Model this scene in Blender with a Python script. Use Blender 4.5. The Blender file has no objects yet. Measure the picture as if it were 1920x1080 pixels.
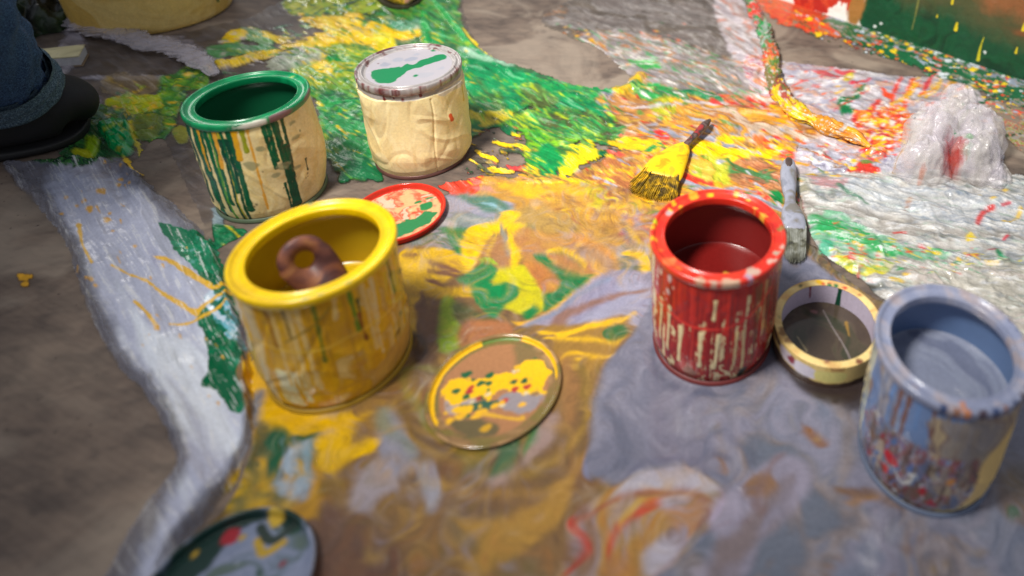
import bpy, bmesh, math, random
import numpy as np
from mathutils import Vector, Matrix
random.seed(7); RNG = np.random.default_rng(7)
S = bpy.context.scene

# ------------------------------------------------------------------ camera, light, exposure
F_PX, PITCH, ROLL, CAM_H, PPX, PPY = 1319.0, math.radians(25.449), math.radians(4.390), 0.5108, 1408.63, 53.14
cd = bpy.data.cameras.new('camera'); cam = bpy.data.objects.new('camera', cd); S.collection.objects.link(cam); S.camera = cam
_fw = Vector((0, math.cos(PITCH), -math.sin(PITCH))); _rt = Vector((1, 0, 0)); _up = _rt.cross(_fw)
C_R = _rt*math.cos(ROLL) + _up*math.sin(ROLL); C_U = -_rt*math.sin(ROLL) + _up*math.cos(ROLL)
m = Matrix((C_R, C_U, -_fw)).transposed().to_4x4(); m.translation = Vector((0, 0, CAM_H)); cam.matrix_world = m
cd.sensor_width = 36; cd.lens = F_PX/1920*36
cd.shift_x = -(PPX-960)/1920; cd.shift_y = (PPY-540)/1920
cd.clip_start = .01; cd.clip_end = 60
cd.dof.use_dof = True; cd.dof.focus_distance = .79; cd.dof.aperture_fstop = 2.7
w = bpy.data.worlds.new('World'); S.world = w; w.use_nodes = True
w.node_tree.nodes['Background'].inputs[0].default_value = (.86, .90, 1, 1)
w.node_tree.nodes['Background'].inputs[1].default_value = .42
def area(name, loc, tgt, size, power, col):
    l = bpy.data.lights.new(name, 'AREA'); l.shape = 'RECTANGLE'; l.size, l.size_y = size; l.energy = power; l.color = col
    o = bpy.data.objects.new(name, l); S.collection.objects.link(o); o.location = loc
    o.rotation_euler = (Vector(tgt)-Vector(loc)).to_track_quat('-Z', 'Y').to_euler(); return o
def spot(name, loc, tgt, deg, rad, power, col):
    l = bpy.data.lights.new(name, 'SPOT'); l.spot_size = math.radians(deg); l.spot_blend = 1; l.shadow_soft_size = rad; l.energy = power; l.color = col
    o = bpy.data.objects.new(name, l); S.collection.objects.link(o); o.location = loc; o.rotation_euler = (Vector(tgt)-Vector(loc)).to_track_quat('-Z', 'Y').to_euler(); return o
spot('key_spot', (-.52, .10, 1.36), (.04, 1.0, 0), 62, .15, 215, (1, .965, .90))  # added unseen key; its cone falloff stands in for lens vignetting
area('back_fill', (-2.3, 2.6, 1.3), (0, .7, 0), (.5, .4), 7, (1, .97, .93))  # unseen fill added at the back left for glints, no actual window
S.view_settings.view_transform = 'Standard'; S.view_settings.look = 'None'; S.view_settings.gamma = 1; S.view_settings.exposure = -.12

# ------------------------------------------------------------------ helpers
fw = np.array(_fw); cr = np.array(C_R); cu = np.array(C_U); co = np.array((0, 0, CAM_H))
def G(px, py, z=0.0):
    """where the sight line through a place in the photo meets the level z"""
    px = np.asarray(px, float); py = np.asarray(py, float)
    d = fw + ((px-PPX)/F_PX)[..., None]*cr - ((py-PPY)/F_PX)[..., None]*cu
    t = (z-CAM_H)/d[..., 2]
    return co + d*t[..., None]
def V(px, py, z=0.0): return Vector(G(px, py, z))
def lin(h):
    if isinstance(h, str): c = np.array([int(h[i:i+2], 16) for i in (0, 2, 4)])/255.
    else: c = np.array(h)/255.
    return np.where(c <= .04045, c/12.92, ((c+.055)/1.055)**2.4)
_perm = np.random.default_rng(3).permutation(512)
_ang = np.random.default_rng(4).random(512)*2*np.pi; _gx, _gy = np.cos(_ang), np.sin(_ang)
def perlin(x, y, seed=0):
    x = x+seed*17.31; y = y+seed*9.77
    xi = np.floor(x).astype(int); yi = np.floor(y).astype(int); xf = x-xi; yf = y-yi
    u = xf*xf*xf*(xf*(xf*6-15)+10); v = yf*yf*yf*(yf*(yf*6-15)+10)
    def g(a, b, dx, dy):
        h = _perm[(_perm[a & 511]+b) & 511]; return _gx[h]*dx+_gy[h]*dy
    n00 = g(xi, yi, xf, yf); n10 = g(xi+1, yi, xf-1, yf); n01 = g(xi, yi+1, xf, yf-1); n11 = g(xi+1, yi+1, xf-1, yf-1)
    return ((n00*(1-u)+n10*u)*(1-v)+(n01*(1-u)+n11*u)*v)*1.5
def fbm(x, y, seed=0, o=4):
    r = 0; a = 1; s = 0
    for k in range(o): r = r+a*perlin(x*2**k, y*2**k, seed+k*5); s += a; a *= .55
    return r/s*1.4
def ridge(x, y, seed=0, o=3):
    r = 0; a = 1; s = 0
    for k in range(o): r = r+a*(1-np.abs(perlin(x*2**k, y*2**k, seed+k*3))*2.2); s += a; a *= .55
    return r/s
def smooth_poly(pts, closed=True, n=6):
    P = np.array(pts, float); m_ = len(P)
    if m_ < 3: return P
    out = []
    rng = range(m_) if closed else range(m_-1)
    for i in rng:
        p0, p1, p2, p3 = (P[(i-1) % m_] if closed or i > 0 else P[0]), P[i], P[(i+1) % m_], (P[(i+2) % m_] if closed or i+2 < m_ else P[-1])
        for k in range(n):
            t = k/n
            out.append(.5*((2*p1)+(-p0+p2)*t+(2*p0-5*p1+4*p2-p3)*t*t+(-p0+3*p1-3*p2+p3)*t**3))
    if not closed: out.append(P[-1])
    return np.array(out)

class Painter:
    """lays strokes, pours and drops of paint on a surface; u,v = where they lie, X,Y = lengths for the grain of the edges"""
    def __init__(s, u0, u1, v0, v1, nu, nv, ns):
        s.u = np.linspace(u0, u1, nu); s.v = np.linspace(v0, v1, nv); s.U, s.Vv = np.meshgrid(s.u, s.v)
        s.du = (u1-u0)/(nu-1); s.dv = (v1-v0)/(nv-1); s.nu, s.nv = nu, nv
        s.C = np.zeros((nv, nu, 3)); s.A = np.zeros((nv, nu)); s.R = np.full((nv, nu), .4); s.Z = np.zeros((nv, nu))
        s.X, s.Y = s.U*ns, s.Vv*ns; s.k = 0; s.wx = s.wy = None; s.conv = None
    def setw(s, X, Y, wf=20, amp=1.):
        s.X, s.Y = X, Y
        s.wx = fbm(X*wf, Y*wf, 61, 3)*amp; s.wy = fbm(X*wf, Y*wf, 67, 3)*amp
    def sl(s, P, pad):
        i0 = max(0, int((P[:, 0].min()-pad-s.u[0])/s.du)); i1 = min(s.nu, int((P[:, 0].max()+pad-s.u[0])/s.du)+2)
        j0 = max(0, int((P[:, 1].min()-pad-s.v[0])/s.dv)); j1 = min(s.nv, int((P[:, 1].max()+pad-s.v[0])/s.dv)+2)
        return (slice(j0, j1), slice(i0, i1)) if i1 > i0 and j1 > j0 else None
    def dist(s, P, sl, closed, wd, warp):
        x = s.U[sl].copy(); y = s.Vv[sl].copy()
        if warp and s.wx is not None: x += s.wx[sl]*warp; y += s.wy[sl]*warp
        d2 = np.full(x.shape, 1e18); ins = np.zeros(x.shape, bool); n = len(P); wl = np.ones(x.shape)
        for i in range(n if closed else n-1):
            a = P[i]; b = P[(i+1) % n]; e = b-a; L = e@e
            if L < 1e-12: continue
            t = np.clip(((x-a[0])*e[0]+(y-a[1])*e[1])/L, 0, 1)
            q = (x-a[0]-e[0]*t)**2+(y-a[1]-e[1]*t)**2
            if closed:
                d2 = np.minimum(d2, q); c = ((a[1] > y) != (b[1] > y)) & (x < e[0]*(y-a[1])/(e[1] if e[1] else 1e-9)+a[0]); ins ^= c
            else:
                ww = wd[i]*(1-t)+wd[i+1]*t; q = np.sqrt(q)-ww; d2 = np.minimum(d2, q)
        if closed:
            d = np.sqrt(d2); return np.where(ins, -d, d)
        return d2
    def lay(s, sl, d, col, rough, soft, op, grain, streak, mot, R, h, film=False):
        s.k += 1; X = s.X[sl]; Y = s.Y[sl]
        if rough: d = d+rough*fbm(X*grain, Y*grain, s.k, 4)
        if s.conv:
            cu_, cv_ = float(s.U[sl].mean()), float(s.Vv[sl].mean())
            if streak: streak = (s.conv(cu_, cv_, streak[0]),)+tuple(streak[1:])
            if mot: mot = [m_[:3]+(s.conv(cu_, cv_, m_[3]), m_[4]) for m_ in mot]
        if streak:
            a, amp, fr = streak; a = math.radians(a); c, q = math.cos(a), math.sin(a)
            xs = X*c+Y*q; ys = -X*q+Y*c
            d = d+amp*fbm(xs*fr*.12, ys*fr, s.k+7, 3)
        al = np.clip(.5-d/max(soft, 1e-6), 0, 1)*op
        cc = np.broadcast_to(lin(col), X.shape+(3,)).copy()
        if mot:
            for (c2, amt, sc, an, st) in mot:
                an = math.radians(an); c, q = math.cos(an), math.sin(an); xs = X*c+Y*q; ys = -X*q+Y*c
                s.k += 1
                f = fbm(xs*sc/st, ys*sc, s.k+31, 4); f = np.clip((f-(.5-amt))*5+.5, 0, 1)[..., None]
                cc = cc*(1-f)+lin(c2)*f
        a3 = al[..., None]; s.C[sl] = s.C[sl]*(1-a3)+cc*a3
        s.R[sl] = s.R[sl]*(1-al)+R*al
        s.A[sl] = s.A[sl]+(1-s.A[sl])*al
        if h: s.Z[sl] += h*np.clip(-d/6, 0, 1)*op
        return al
    def blob(s, pts, col, rough=6, soft=1.6, op=1, grain=60, streak=None, mot=None, R=.35, h=0, warp=0, sm=True):
        P = smooth_poly(pts) if sm else np.array(pts, float)
        sl = s.sl(P, rough*1.2+soft+(streak[1] if streak else 0)+abs(warp)*.7+2*s.du)
        if sl is None: return
        d = s.dist(P, sl, True, None, warp); return s.lay(sl, d, col, rough, soft, op, grain, streak, mot, R, h)
    def line(s, pts, wd, col, rough=1.5, soft=1.4, op=1, grain=90, streak=None, mot=None, R=.35, h=0, warp=0):
        P = smooth_poly(pts, False, 5); n = len(P)
        wd = np.interp(np.linspace(0, 1, n), np.linspace(0, 1, len(wd)), wd) if hasattr(wd, '__len__') else np.full(n, wd)
        sl = s.sl(P, wd.max()+rough*1.2+soft+abs(warp)*.7+(streak[1] if streak else 0)+2*s.du)
        if sl is None: return
        d = s.dist(P, sl, False, wd, warp); return s.lay(sl, d, col, rough, soft, op, grain, streak, mot, R, h)
    def drop(s, x, y, r, col, asp=.62, rough=None, **k):
        t = np.linspace(0, 2*np.pi, 9)[:-1]
        j = RNG.uniform(.7, 1.25, 8)
        s.blob(np.stack([x+np.cos(t)*r*j, y+np.sin(t)*r*asp*j], -1), col, rough=r*.25 if rough is None else rough, **k)
    def drops(s, pts, n, cols, r=(1.5, 5), asp=.6, **k):
        P = np.array(pts, float); x0, y0 = P.min(0); x1, y1 = P.max(0); c = 0
        from_poly = smooth_poly(P)
        while c < n:
            x, y = RNG.uniform(x0, x1), RNG.uniform(y0, y1)
            a = from_poly; b = np.roll(a, -1, 0)
            if (((a[:, 1] > y) != (b[:, 1] > y)) & (x < (b[:, 0]-a[:, 0])*(y-a[:, 1])/(b[:, 1]-a[:, 1]+1e-9)+a[:, 0])).sum() % 2 == 0: continue
            c += 1; s.drop(x, y, RNG.uniform(*r)*RNG.uniform(.5, 1), cols[RNG.integers(len(cols))], asp, **k)
    def mix(s, pts, cols, ang, st, sc, op=1, rough=10, soft=3, R=.35, sharp=9, warp=0, grain=50, h=0, seed=None, sm=True):
        """a field of smeared colours, cols = [(colour, share)], drawn out along ang"""
        P = smooth_poly(pts) if sm else np.array(pts, float); sl = s.sl(P, rough*1.2+soft+abs(warp)+4)
        if sl is None: return
        s.k += 1; sd = s.k if seed is None else seed
        if s.conv: ang = s.conv(float(s.U[sl].mean()), float(s.Vv[sl].mean()), ang)
        X = s.X[sl]; Y = s.Y[sl]; a = math.radians(ang); c, q = math.cos(a), math.sin(a); xs = X*c+Y*q; ys = -X*q+Y*c
        wob = fbm(X*sc*.5, Y*sc*.5, sd+3, 3)
        f = fbm(xs*sc/st+wob*.8, ys*sc+wob*1.4, sd, 5)+fbm(xs*sc*5/st/2, ys*sc*5, sd+11, 2)*.16
        v = np.argsort(np.argsort(f[::3, ::3].ravel())); fs = np.sort(f[::3, ::3].ravel())
        tot = sum(b for _, b in cols); acc = 0; cc = np.broadcast_to(lin(cols[0][0]), X.shape+(3,)).copy()
        for i in range(1, len(cols)):
            acc += cols[i-1][1]/tot; th = fs[min(len(fs)-1, int(acc*len(fs)))]
            t = np.clip((f-th)*sharp+.5, 0, 1)[..., None]; cc = cc*(1-t)+lin(cols[i][0])*t
        d = s.dist(P, sl, True, None, warp)+rough*fbm(X*grain, Y*grain, sd+21, 4)
        al = np.clip(.5-d/soft, 0, 1)*op; a3 = al[..., None]
        s.C[sl] = s.C[sl]*(1-a3)+cc*a3; s.R[sl] = s.R[sl]*(1-al)+R*al; s.A[sl] = s.A[sl]+(1-s.A[sl])*al
        if h: s.Z[sl] += .6*h*np.clip(-d/8, 0, 1)*(fbm(xs*sc/st+wob*.8, ys*sc+wob*1.4, sd, 2))
        return al
    def mask(s, pts, rough=6, soft=1, grain=60, sm=True, seed=5):
        P = smooth_poly(pts) if sm else np.array(pts, float); out = np.full(s.U.shape, 1e3); sl = s.sl(P, 40)
        d = s.dist(P, sl, True, None, 0)
        out[sl] = d+rough*fbm(s.X[sl]*grain, s.Y[sl]*grain, seed, 4); return out   # signed distance

# ------------------------------------------------------------------ objects and materials
def tag(o, label=None, cat=None, group=None, kind=None):
    if label: o['label'] = label
    if cat: o['category'] = cat
    if group: o['group'] = group
    if kind: o['kind'] = kind
    return o
def empty(name, loc, label, cat, group=None):
    o = bpy.data.objects.new(name, None); S.collection.objects.link(o); o.location = loc; o.empty_display_size = .02
    bpy.context.view_layer.update(); return tag(o, label, cat, group)
def link(name, me, mat, parent=None, smooth=True, keep=False):
    me.materials.append(mat)
    if smooth: me.polygons.foreach_set('use_smooth', np.ones(len(me.polygons), bool))
    o = bpy.data.objects.new(name, me); S.collection.objects.link(o)
    if parent is not None:
        o.parent = parent
        if keep:      # mesh given in world lengths
            o.matrix_parent_inverse = parent.matrix_world.inverted() if parent.type == 'EMPTY' or parent.parent is None else Matrix()
    return o
def grid_mesh(name, P, keepf=None, col=None, rgh=None, alp=None, closed_u=False):
    nv, nu = P.shape[:2]; idx = np.arange(nv*nu).reshape(nv, nu)
    if closed_u:
        a = idx[:-1, :]; b = np.roll(idx, -1, 1)[:-1, :]; c = np.roll(idx, -1, 1)[1:, :]; d = idx[1:, :]
    else:
        a = idx[:-1, :-1]; b = idx[:-1, 1:]; c = idx[1:, 1:]; d = idx[1:, :-1]
    Fc = np.stack([a, d, c, b], -1).reshape(-1, 4)
    if keepf is not None: Fc = Fc[keepf.ravel()]
    used = np.unique(Fc); rm = np.full(nv*nu, -1); rm[used] = np.arange(len(used)); Fc = rm[Fc]
    me = bpy.data.meshes.new(name); me.vertices.add(len(used)); me.vertices.foreach_set('co', P.reshape(-1, 3)[used].astype(np.float32).ravel())
    n = len(Fc); me.loops.add(n*4); me.loops.foreach_set('vertex_index', Fc.astype(np.int32).ravel())
    me.polygons.add(n); me.polygons.foreach_set('loop_start', np.arange(n, dtype=np.int32)*4); me.polygons.foreach_set('loop_total', np.full(n, 4, np.int32))
    me.update(calc_edges=True)
    if col is not None:
        at = me.color_attributes.new('Col', 'FLOAT_COLOR', 'POINT'); q = np.ones((len(used), 4), np.float32); q[:, :3] = col.reshape(-1, 3)[used]
        if alp is not None: q[:, 3] = alp.reshape(-1)[used]
        at.data.foreach_set('color', q.ravel())
    if rgh is not None:
        at = me.attributes.new('Rgh', 'FLOAT', 'POINT'); at.data.foreach_set('value', rgh.reshape(-1)[used].astype(np.float32))
    me.validate(); return me
def nmat(name):
    mt = bpy.data.materials.new(name); mt.use_nodes = True; nt = mt.node_tree; b = nt.nodes['Principled BSDF']; return mt, nt, b
def bump(nt, b, scale, strength, dist=.001, detail=6, kind='noise', stretch=None):
    tc = nt.nodes.new('ShaderNodeTexCoord'); mp = nt.nodes.new('ShaderNodeMapping'); nt.links.new(tc.outputs['Object'], mp.inputs[0])
    if stretch: mp.inputs['Scale'].default_value = stretch
    n = nt.nodes.new('ShaderNodeTexNoise'); n.inputs['Scale'].default_value = scale; n.inputs['Detail'].default_value = detail; n.inputs['Roughness'].default_value = .6
    nt.links.new(mp.outputs[0], n.inputs[0])
    bp = nt.nodes.new('ShaderNodeBump'); bp.inputs['Strength'].default_value = strength; bp.inputs['Distance'].default_value = dist
    nt.links.new(n.outputs[0], bp.inputs['Height']); nt.links.new(bp.outputs[0], b.inputs['Normal']); return n
def paint_mat(name, alpha=False, bs=140, bst=.5, coat=.0, bd=.001, spec=.5):
    """colour and gloss from the paint laid on the mesh, fine relief and variation from noise"""
    mt, nt, b = nmat(name)
    a = nt.nodes.new('ShaderNodeAttribute'); a.attribute_name = 'Col'; r = nt.nodes.new('ShaderNodeAttribute'); r.attribute_name = 'Rgh'
    n = bump(nt, b, bs, bst, bd)
    tc = nt.nodes.new('ShaderNodeTexCoord'); n2 = nt.nodes.new('ShaderNodeTexNoise'); n2.inputs['Scale'].default_value = 420; n2.inputs['Detail'].default_value = 5
    nt.links.new(tc.outputs['Object'], n2.inputs[0])
    mr = nt.nodes.new('ShaderNodeMapRange'); mr.inputs[3].default_value = .78; mr.inputs[4].default_value = 1.2
    nt.links.new(n2.outputs[0], mr.inputs[0])
    mx = nt.nodes.new('ShaderNodeVectorMath'); mx.operation = 'SCALE'; nt.links.new(a.outputs['Color'], mx.inputs[0]); nt.links.new(mr.outputs[0], mx.inputs['Scale'])
    nt.links.new(mx.outputs[0], b.inputs['Base Color']); nt.links.new(r.outputs['Fac'], b.inputs['Roughness'])
    if alpha: nt.links.new(a.outputs['Alpha'], b.inputs['Alpha'])
    b.inputs['Specular IOR Level'].default_value = spec; b.inputs['Coat Weight'].default_value = coat; b.inputs['Coat Roughness'].default_value = .12
    return mt
def plain(name, col, rough=.5, metal=0, bs=None, bst=.3, var=.15, vs=60, coat=0, alpha=None, stretch=None, trans=0):
    mt, nt, b = nmat(name); c = lin(col)
    tc = nt.nodes.new('ShaderNodeTexCoord'); n = nt.nodes.new('ShaderNodeTexNoise'); n.inputs['Scale'].default_value = vs; n.inputs['Detail'].default_value = 6
    nt.links.new(tc.outputs['Object'], n.inputs[0]); cr_ = nt.nodes.new('ShaderNodeValToRGB'); nt.links.new(n.outputs[0], cr_.inputs[0])
    cr_.color_ramp.elements[0].position = .3; cr_.color_ramp.elements[1].position = .7
    cr_.color_ramp.elements[0].color = (*(c*(1-var)), 1); cr_.color_ramp.elements[1].color = (*np.minimum(c*(1+var), 1), 1)
    nt.links.new(cr_.outputs[0], b.inputs['Base Color']); b.inputs['Roughness'].default_value = rough; b.inputs['Metallic'].default_value = metal
    b.inputs['Coat Weight'].default_value = coat
    if alpha is not None: b.inputs['Alpha'].default_value = alpha
    if trans: b.inputs['Transmission Weight'].default_value = trans
    if bs: bump(nt, b, bs, bst, stretch=stretch)
    return mt
def lathe(prof, seg=128, jit=0):
    P = np.array(prof, float); t = np.linspace(0, 2*np.pi, seg, endpoint=False)
    out = np.zeros((len(P), seg, 3)); out[..., 0] = P[:, :1]*np.sin(t); out[..., 1] = -P[:, :1]*np.cos(t); out[..., 2] = P[:, 1:2]
    return out     # angle 0 = towards -y

# ================================================================== the floor
def floor_material():
    mt, nt, b = nmat('worn_brushed_floor'); N = nt.nodes; L = nt.links
    tc = N.new('ShaderNodeTexCoord')
    def noise(sc, det=6, rot=0, scl=(1, 1, 1), dist=0):
        mp = N.new('ShaderNodeMapping'); mp.inputs['Rotation'].default_value = (0, 0, rot); mp.inputs['Scale'].default_value = scl
        L.new(tc.outputs['Object'], mp.inputs[0]); n = N.new('ShaderNodeTexNoise'); n.inputs['Scale'].default_value = sc; n.inputs['Detail'].default_value = det
        n.inputs['Distortion'].default_value = dist; L.new(mp.outputs[0], n.inputs[0]); return n
    def ramp(n, st):
        r = N.new('ShaderNodeValToRGB'); e = r.color_ramp.elements
        e[0].position, e[0].color = st[0][0], (*lin(st[0][1]), 1); e[1].position, e[1].color = st[-1][0], (*lin(st[-1][1]), 1)
        for p, c in st[1:-1]: x = e.new(p); x.color = (*lin(c), 1)
        L.new(n.outputs[0], r.inputs[0]); return r
    def mix(a, b_, f, mode='MIX'):
        x = N.new('ShaderNodeMix'); x.data_type = 'RGBA'; x.blend_type = mode
        L.new(a, x.inputs[6]); L.new(b_, x.inputs[7])
        if isinstance(f, float): x.inputs[0].default_value = f
        else: L.new(f, x.inputs[0])
        return x.outputs[2]
    base = ramp(noise(12, 12, dist=.3), [(.3, '453b37'), (.5, '6a5c53'), (.7, '8a7a6c')])
    grain = noise(70, 10, .35, (.5, 1, 1), .8); gr = ramp(grain, [(.35, '2e2420'), (.52, '6e5d50'), (.7, '8e7a68')])
    c = mix(base.outputs[0], gr.outputs[0], .34)
    wv = N.new('ShaderNodeTexWave'); wv.inputs['Scale'].default_value = 60; wv.inputs['Distortion'].default_value = 7; wv.inputs['Detail'].default_value = 4; wv.inputs['Detail Scale'].default_value = .35
    mp = N.new('ShaderNodeMapping'); mp.inputs['Rotation'].default_value = (0, 0, 1.9); L.new(tc.outputs['Object'], mp.inputs[0]); L.new(mp.outputs[0], wv.inputs[0])
    r2 = ramp(wv, [(.0, '4b3c34'), (.45, '9a897b'), (1., '9f8e80')])
    c = mix(c, r2.outputs[0], .04)
    st = noise(7, 8, dist=1.2); r3 = N.new('ShaderNodeValToRGB'); r3.color_ramp.elements[0].position = .50; r3.color_ramp.elements[1].position = .60; L.new(st.outputs[0], r3.inputs[0])
    pl = N.new('ShaderNodeRGB'); pl.outputs[0].default_value = (*lin('a39484'), 1)
    f2 = N.new('ShaderNodeMath'); f2.operation = 'MULTIPLY'; f2.inputs[1].default_value = .5; L.new(r3.outputs[0], f2.inputs[0])
    c = mix(c, pl.outputs[0], f2.outputs[0])
    sp = noise(170, 3); r4 = N.new('ShaderNodeValToRGB'); r4.color_ramp.elements[0].position = .68; r4.color_ramp.elements[1].position = .74; L.new(sp.outputs[0], r4.inputs[0])
    dk = N.new('ShaderNodeRGB'); dk.outputs[0].default_value = (*lin('40342f'), 1); c = mix(c, dk.outputs[0], r4.outputs[0])
    L.new(c, b.inputs['Base Color']); b.inputs['Roughness'].default_value = .72
    bp = N.new('ShaderNodeBump'); bp.inputs['Strength'].default_value = .2; bp.inputs['Distance'].default_value = .0015; L.new(grain.outputs[0], bp.inputs['Height']); L.new(bp.outputs[0], b.inputs['Normal'])
    return mt
me = bpy.data.meshes.new('floor'); me.from_pydata([(-4, -2, 0), (4, -2, 0), (4, 6, 0), (-4, 6, 0)], [], [(0, 1, 2, 3)])
tag(link('floor', me, floor_material(), smooth=False), kind='structure')

# ================================================================== sheets, pours and smears on the floor
g = Painter(-230, 2150, -130, 1230, 1280, 760, 1)
_W = G(g.U, g.Vv); WX, WY = _W[..., 0], _W[..., 1]; g.setw(WX, WY, 16, 1.)
def _conv(x, y, a):
    r = math.radians(a); d = G(x+math.cos(r), y+math.sin(r))-G(x, y); return math.degrees(math.atan2(d[1], d[0]))
g.conv = _conv
YE, YO, LI, GR, DG, TE, OC, TA, BR, DB, RE, OR, LG, PG, CR, OL = 'f6c800', 'e8a41c', 'a8bd12', '0f8a45', '066338', '1f7f66', 'b98a35', 'a8743c', '7d5a3a', '4c3832', 'd8342a', 'e87a2c', '8d8b9c', 'bdb7bd', 'ead9a8', '6a6a2c'
# ---- id map (which sheet or pour each bit of the surface belongs to)
ID = np.zeros(g.U.shape, int); EDGE = np.full(g.U.shape, 0.)
def region(i, pts, rough=6, over=True):
    d = g.mask(pts, rough, seed=i*3+1); q = d < 0
    if not over: q &= ID == 0
    ID[q] = i; EDGE[q] = -d[q]; return q
L_SHEET = [(0, 303), (60, 300), (150, 296), (215, 300), (250, 318), (300, 362), (360, 415), (402, 462), (425, 520), (448, 590), (468, 660), (480, 740), (478, 800), (462, 850), (442, 900), (400, 960), (355, 1010), (310, 1070), (270, 1230), (90, 1230), (190, 1090), (250, 985), (322, 890), (330, 862), (312, 812), (272, 740), (222, 690), (185, 625), (150, 540), (125, 462), (82, 400), (28, 345)]
FILM_L = [(-40, 60), (60, 40), (130, -40), (180, -40), (200, 40), (260, 66), (330, 62), (470, 30), (560, -20), (600, -60), (880, -60), (866, 10), (905, 95), (1000, 133), (1110, 165), (1180, 150), (1120, 90), (1050, 62), (1020, 28), (1180, -40), (1390, -60), (1440, 60), (1465, 150), (1500, 200), (1600, 240), (1640, 270), (1640, 335), (1500, 345), (1500, 440), (1380, 470), (1230, 480), (1150, 560), (900, 620), (760, 600), (700, 480), (640, 360), (400, 470), (390, 440), (340, 330), (300, 260), (250, 300), (200, 330), (120, 300), (60, 180), (40, 130)]
PUD = [(700, 400), (760, 430), (850, 360), (930, 345), (1000, 345), (1100, 345), (1190, 360), (1240, 400), (1330, 440), (1500, 450), (1560, 500), (1640, 560), (1760, 600), (1900, 660), (2150, 740), (2150, 1230), (330, 1230), (350, 1030), (420, 960), (470, 850), (462, 760), (452, 700), (520, 640), (640, 560)]
R_SHEET = [(1495, 330), (1600, 326), (1800, 324), (1960, 330), (2150, 335), (2150, 800), (1990, 700), (1900, 640), (1800, 590), (1700, 575), (1650, 560), (1620, 530), (1560, 490), (1525, 455), (1512, 410), (1500, 370)]
S_SHEET = [(1455, 120), (1520, 122), (1600, 130), (1680, 142), (1760, 146), (1815, 150), (1850, 200), (1870, 330), (1640, 333), (1500, 333), (1500, 270), (1560, 250), (1480, 190)]
SPAT = [(1400, -60), (1480, -20), (1600, 38), (1700, 62), (1920, 150), (2150, 240), (2150, 420), (1940, 300), (1880, 260), (1790, 200), (1720, 130), (1600, 95), (1500, 60), (1440, 30)]
region(7, SPAT, 2); region(2, FILM_L, 5); region(6, S_SHEET, 4)
region(3, PUD, 4); region(5, R_SHEET, 4); region(1, L_SHEET, 8)
GP = [(1225, 520), (1225, 560), (1195, 612), (1176, 640), (1145, 672), (1130, 700), (1112, 755), (1106, 810), (1100, 870), (1108, 905), (1128, 898), (1150, 915), (1200, 895), (1256, 878), (1300, 885), (1360, 930), (1330, 1000), (1290, 1040), (1230, 1090), (1180, 1150), (1100, 1230), (2150, 1230), (2150, 790), (1920, 700), (1700, 620), (1600, 560), (1540, 500), (1480, 470), (1380, 450), (1260, 440)]

region(8, [(12, 490), (85, 490), (88, 560), (10, 560)], 1)
# ---- film and plastic before any paint
F = dict(R=.28)
g.blob(L_SHEET, 'b8bcd2', 7, 8, .5, mot=[('e6e6f0', .1, 26, 62, 7)], R=.22, streak=(62, 9, 60))
g.blob([(110, 320), (210, 325), (300, 400), (400, 520), (455, 640), (462, 800), (420, 900), (340, 1000), (300, 1100), (250, 1100), (345, 890), (320, 780), (230, 650), (160, 500), (110, 400)], 'c4c8de', 8, 30, .84, mot=[('e8eefa', .12, 22, 62, 8), ('a8a8c4', -.05, 26, 62, 9)], R=.22, streak=(62, 14, 60))
g.mix([(-60, -60), (880, -60), (900, 100), (700, 300), (380, 420), (300, 250), (250, 330), (120, 320), (20, 100)], [('9c9196', 1), ('8a7c76', 1.2), ('b9b2bb', .6)], 20, 5, 30, .34, 12, 10, R=.25)
g.blob([(95, -60), (180, -60), (160, 10), (200, 50), (260, 72), (330, 66), (390, 98), (440, 128), (400, 140), (370, 128), (300, 84), (240, 86), (170, 72), (150, 110), (110, 150), (90, 120), (120, 60)], 'b4acba', 8, 8, .62, mot=[('d9d4de', .1, 60, 35, 6)], R=.25, h=.004)
g.blob([(60, 130), (110, 138), (160, 158), (200, 205), (170, 230), (130, 190), (100, 160)], 'a39cb0', 8, 10, .6, mot=[('cfcad8', .05, 60, 35, 5)], R=.25, h=.004)
g.blob([(150, 146), (200, 143), (330, 146), (322, 152), (200, 152)], 'b6b0c0', 3, 4, .6, R=.25, h=.002)
g.mix([(1010, 30), (1180, -60), (1400, -60), (1440, 60), (1465, 150), (1480, 200), (1350, 170), (1180, 150), (1100, 80)], [('978b86', 1.4), ('b4aaa6', .8), ('d8d0cc', .35), ('85796f', 1)], 12, 7, 28, .62, 8, 16, R=.22)
g.mix([(1340, 0), (1420, 0), (1440, 90), (1470, 180), (1400, 170), (1370, 110)], [('b5aab0', 1), ('d6cdd0', .6), ('a0938f', .7), ('c98a7c', .3)], 60, 5, 60, .85, 8, 5)
g.mix([(1020, 95), (1180, 60), (1380, 120), (1480, 190), (1400, 205), (1250, 195), (1120, 150)], [('9a9092', 1.2), ('8a7c70', 1), ('4f8a58', .35), ('b0a8ac', .7), ('b07a50', .4)], 22, 9, 40, .75, 12, 6)
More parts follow.
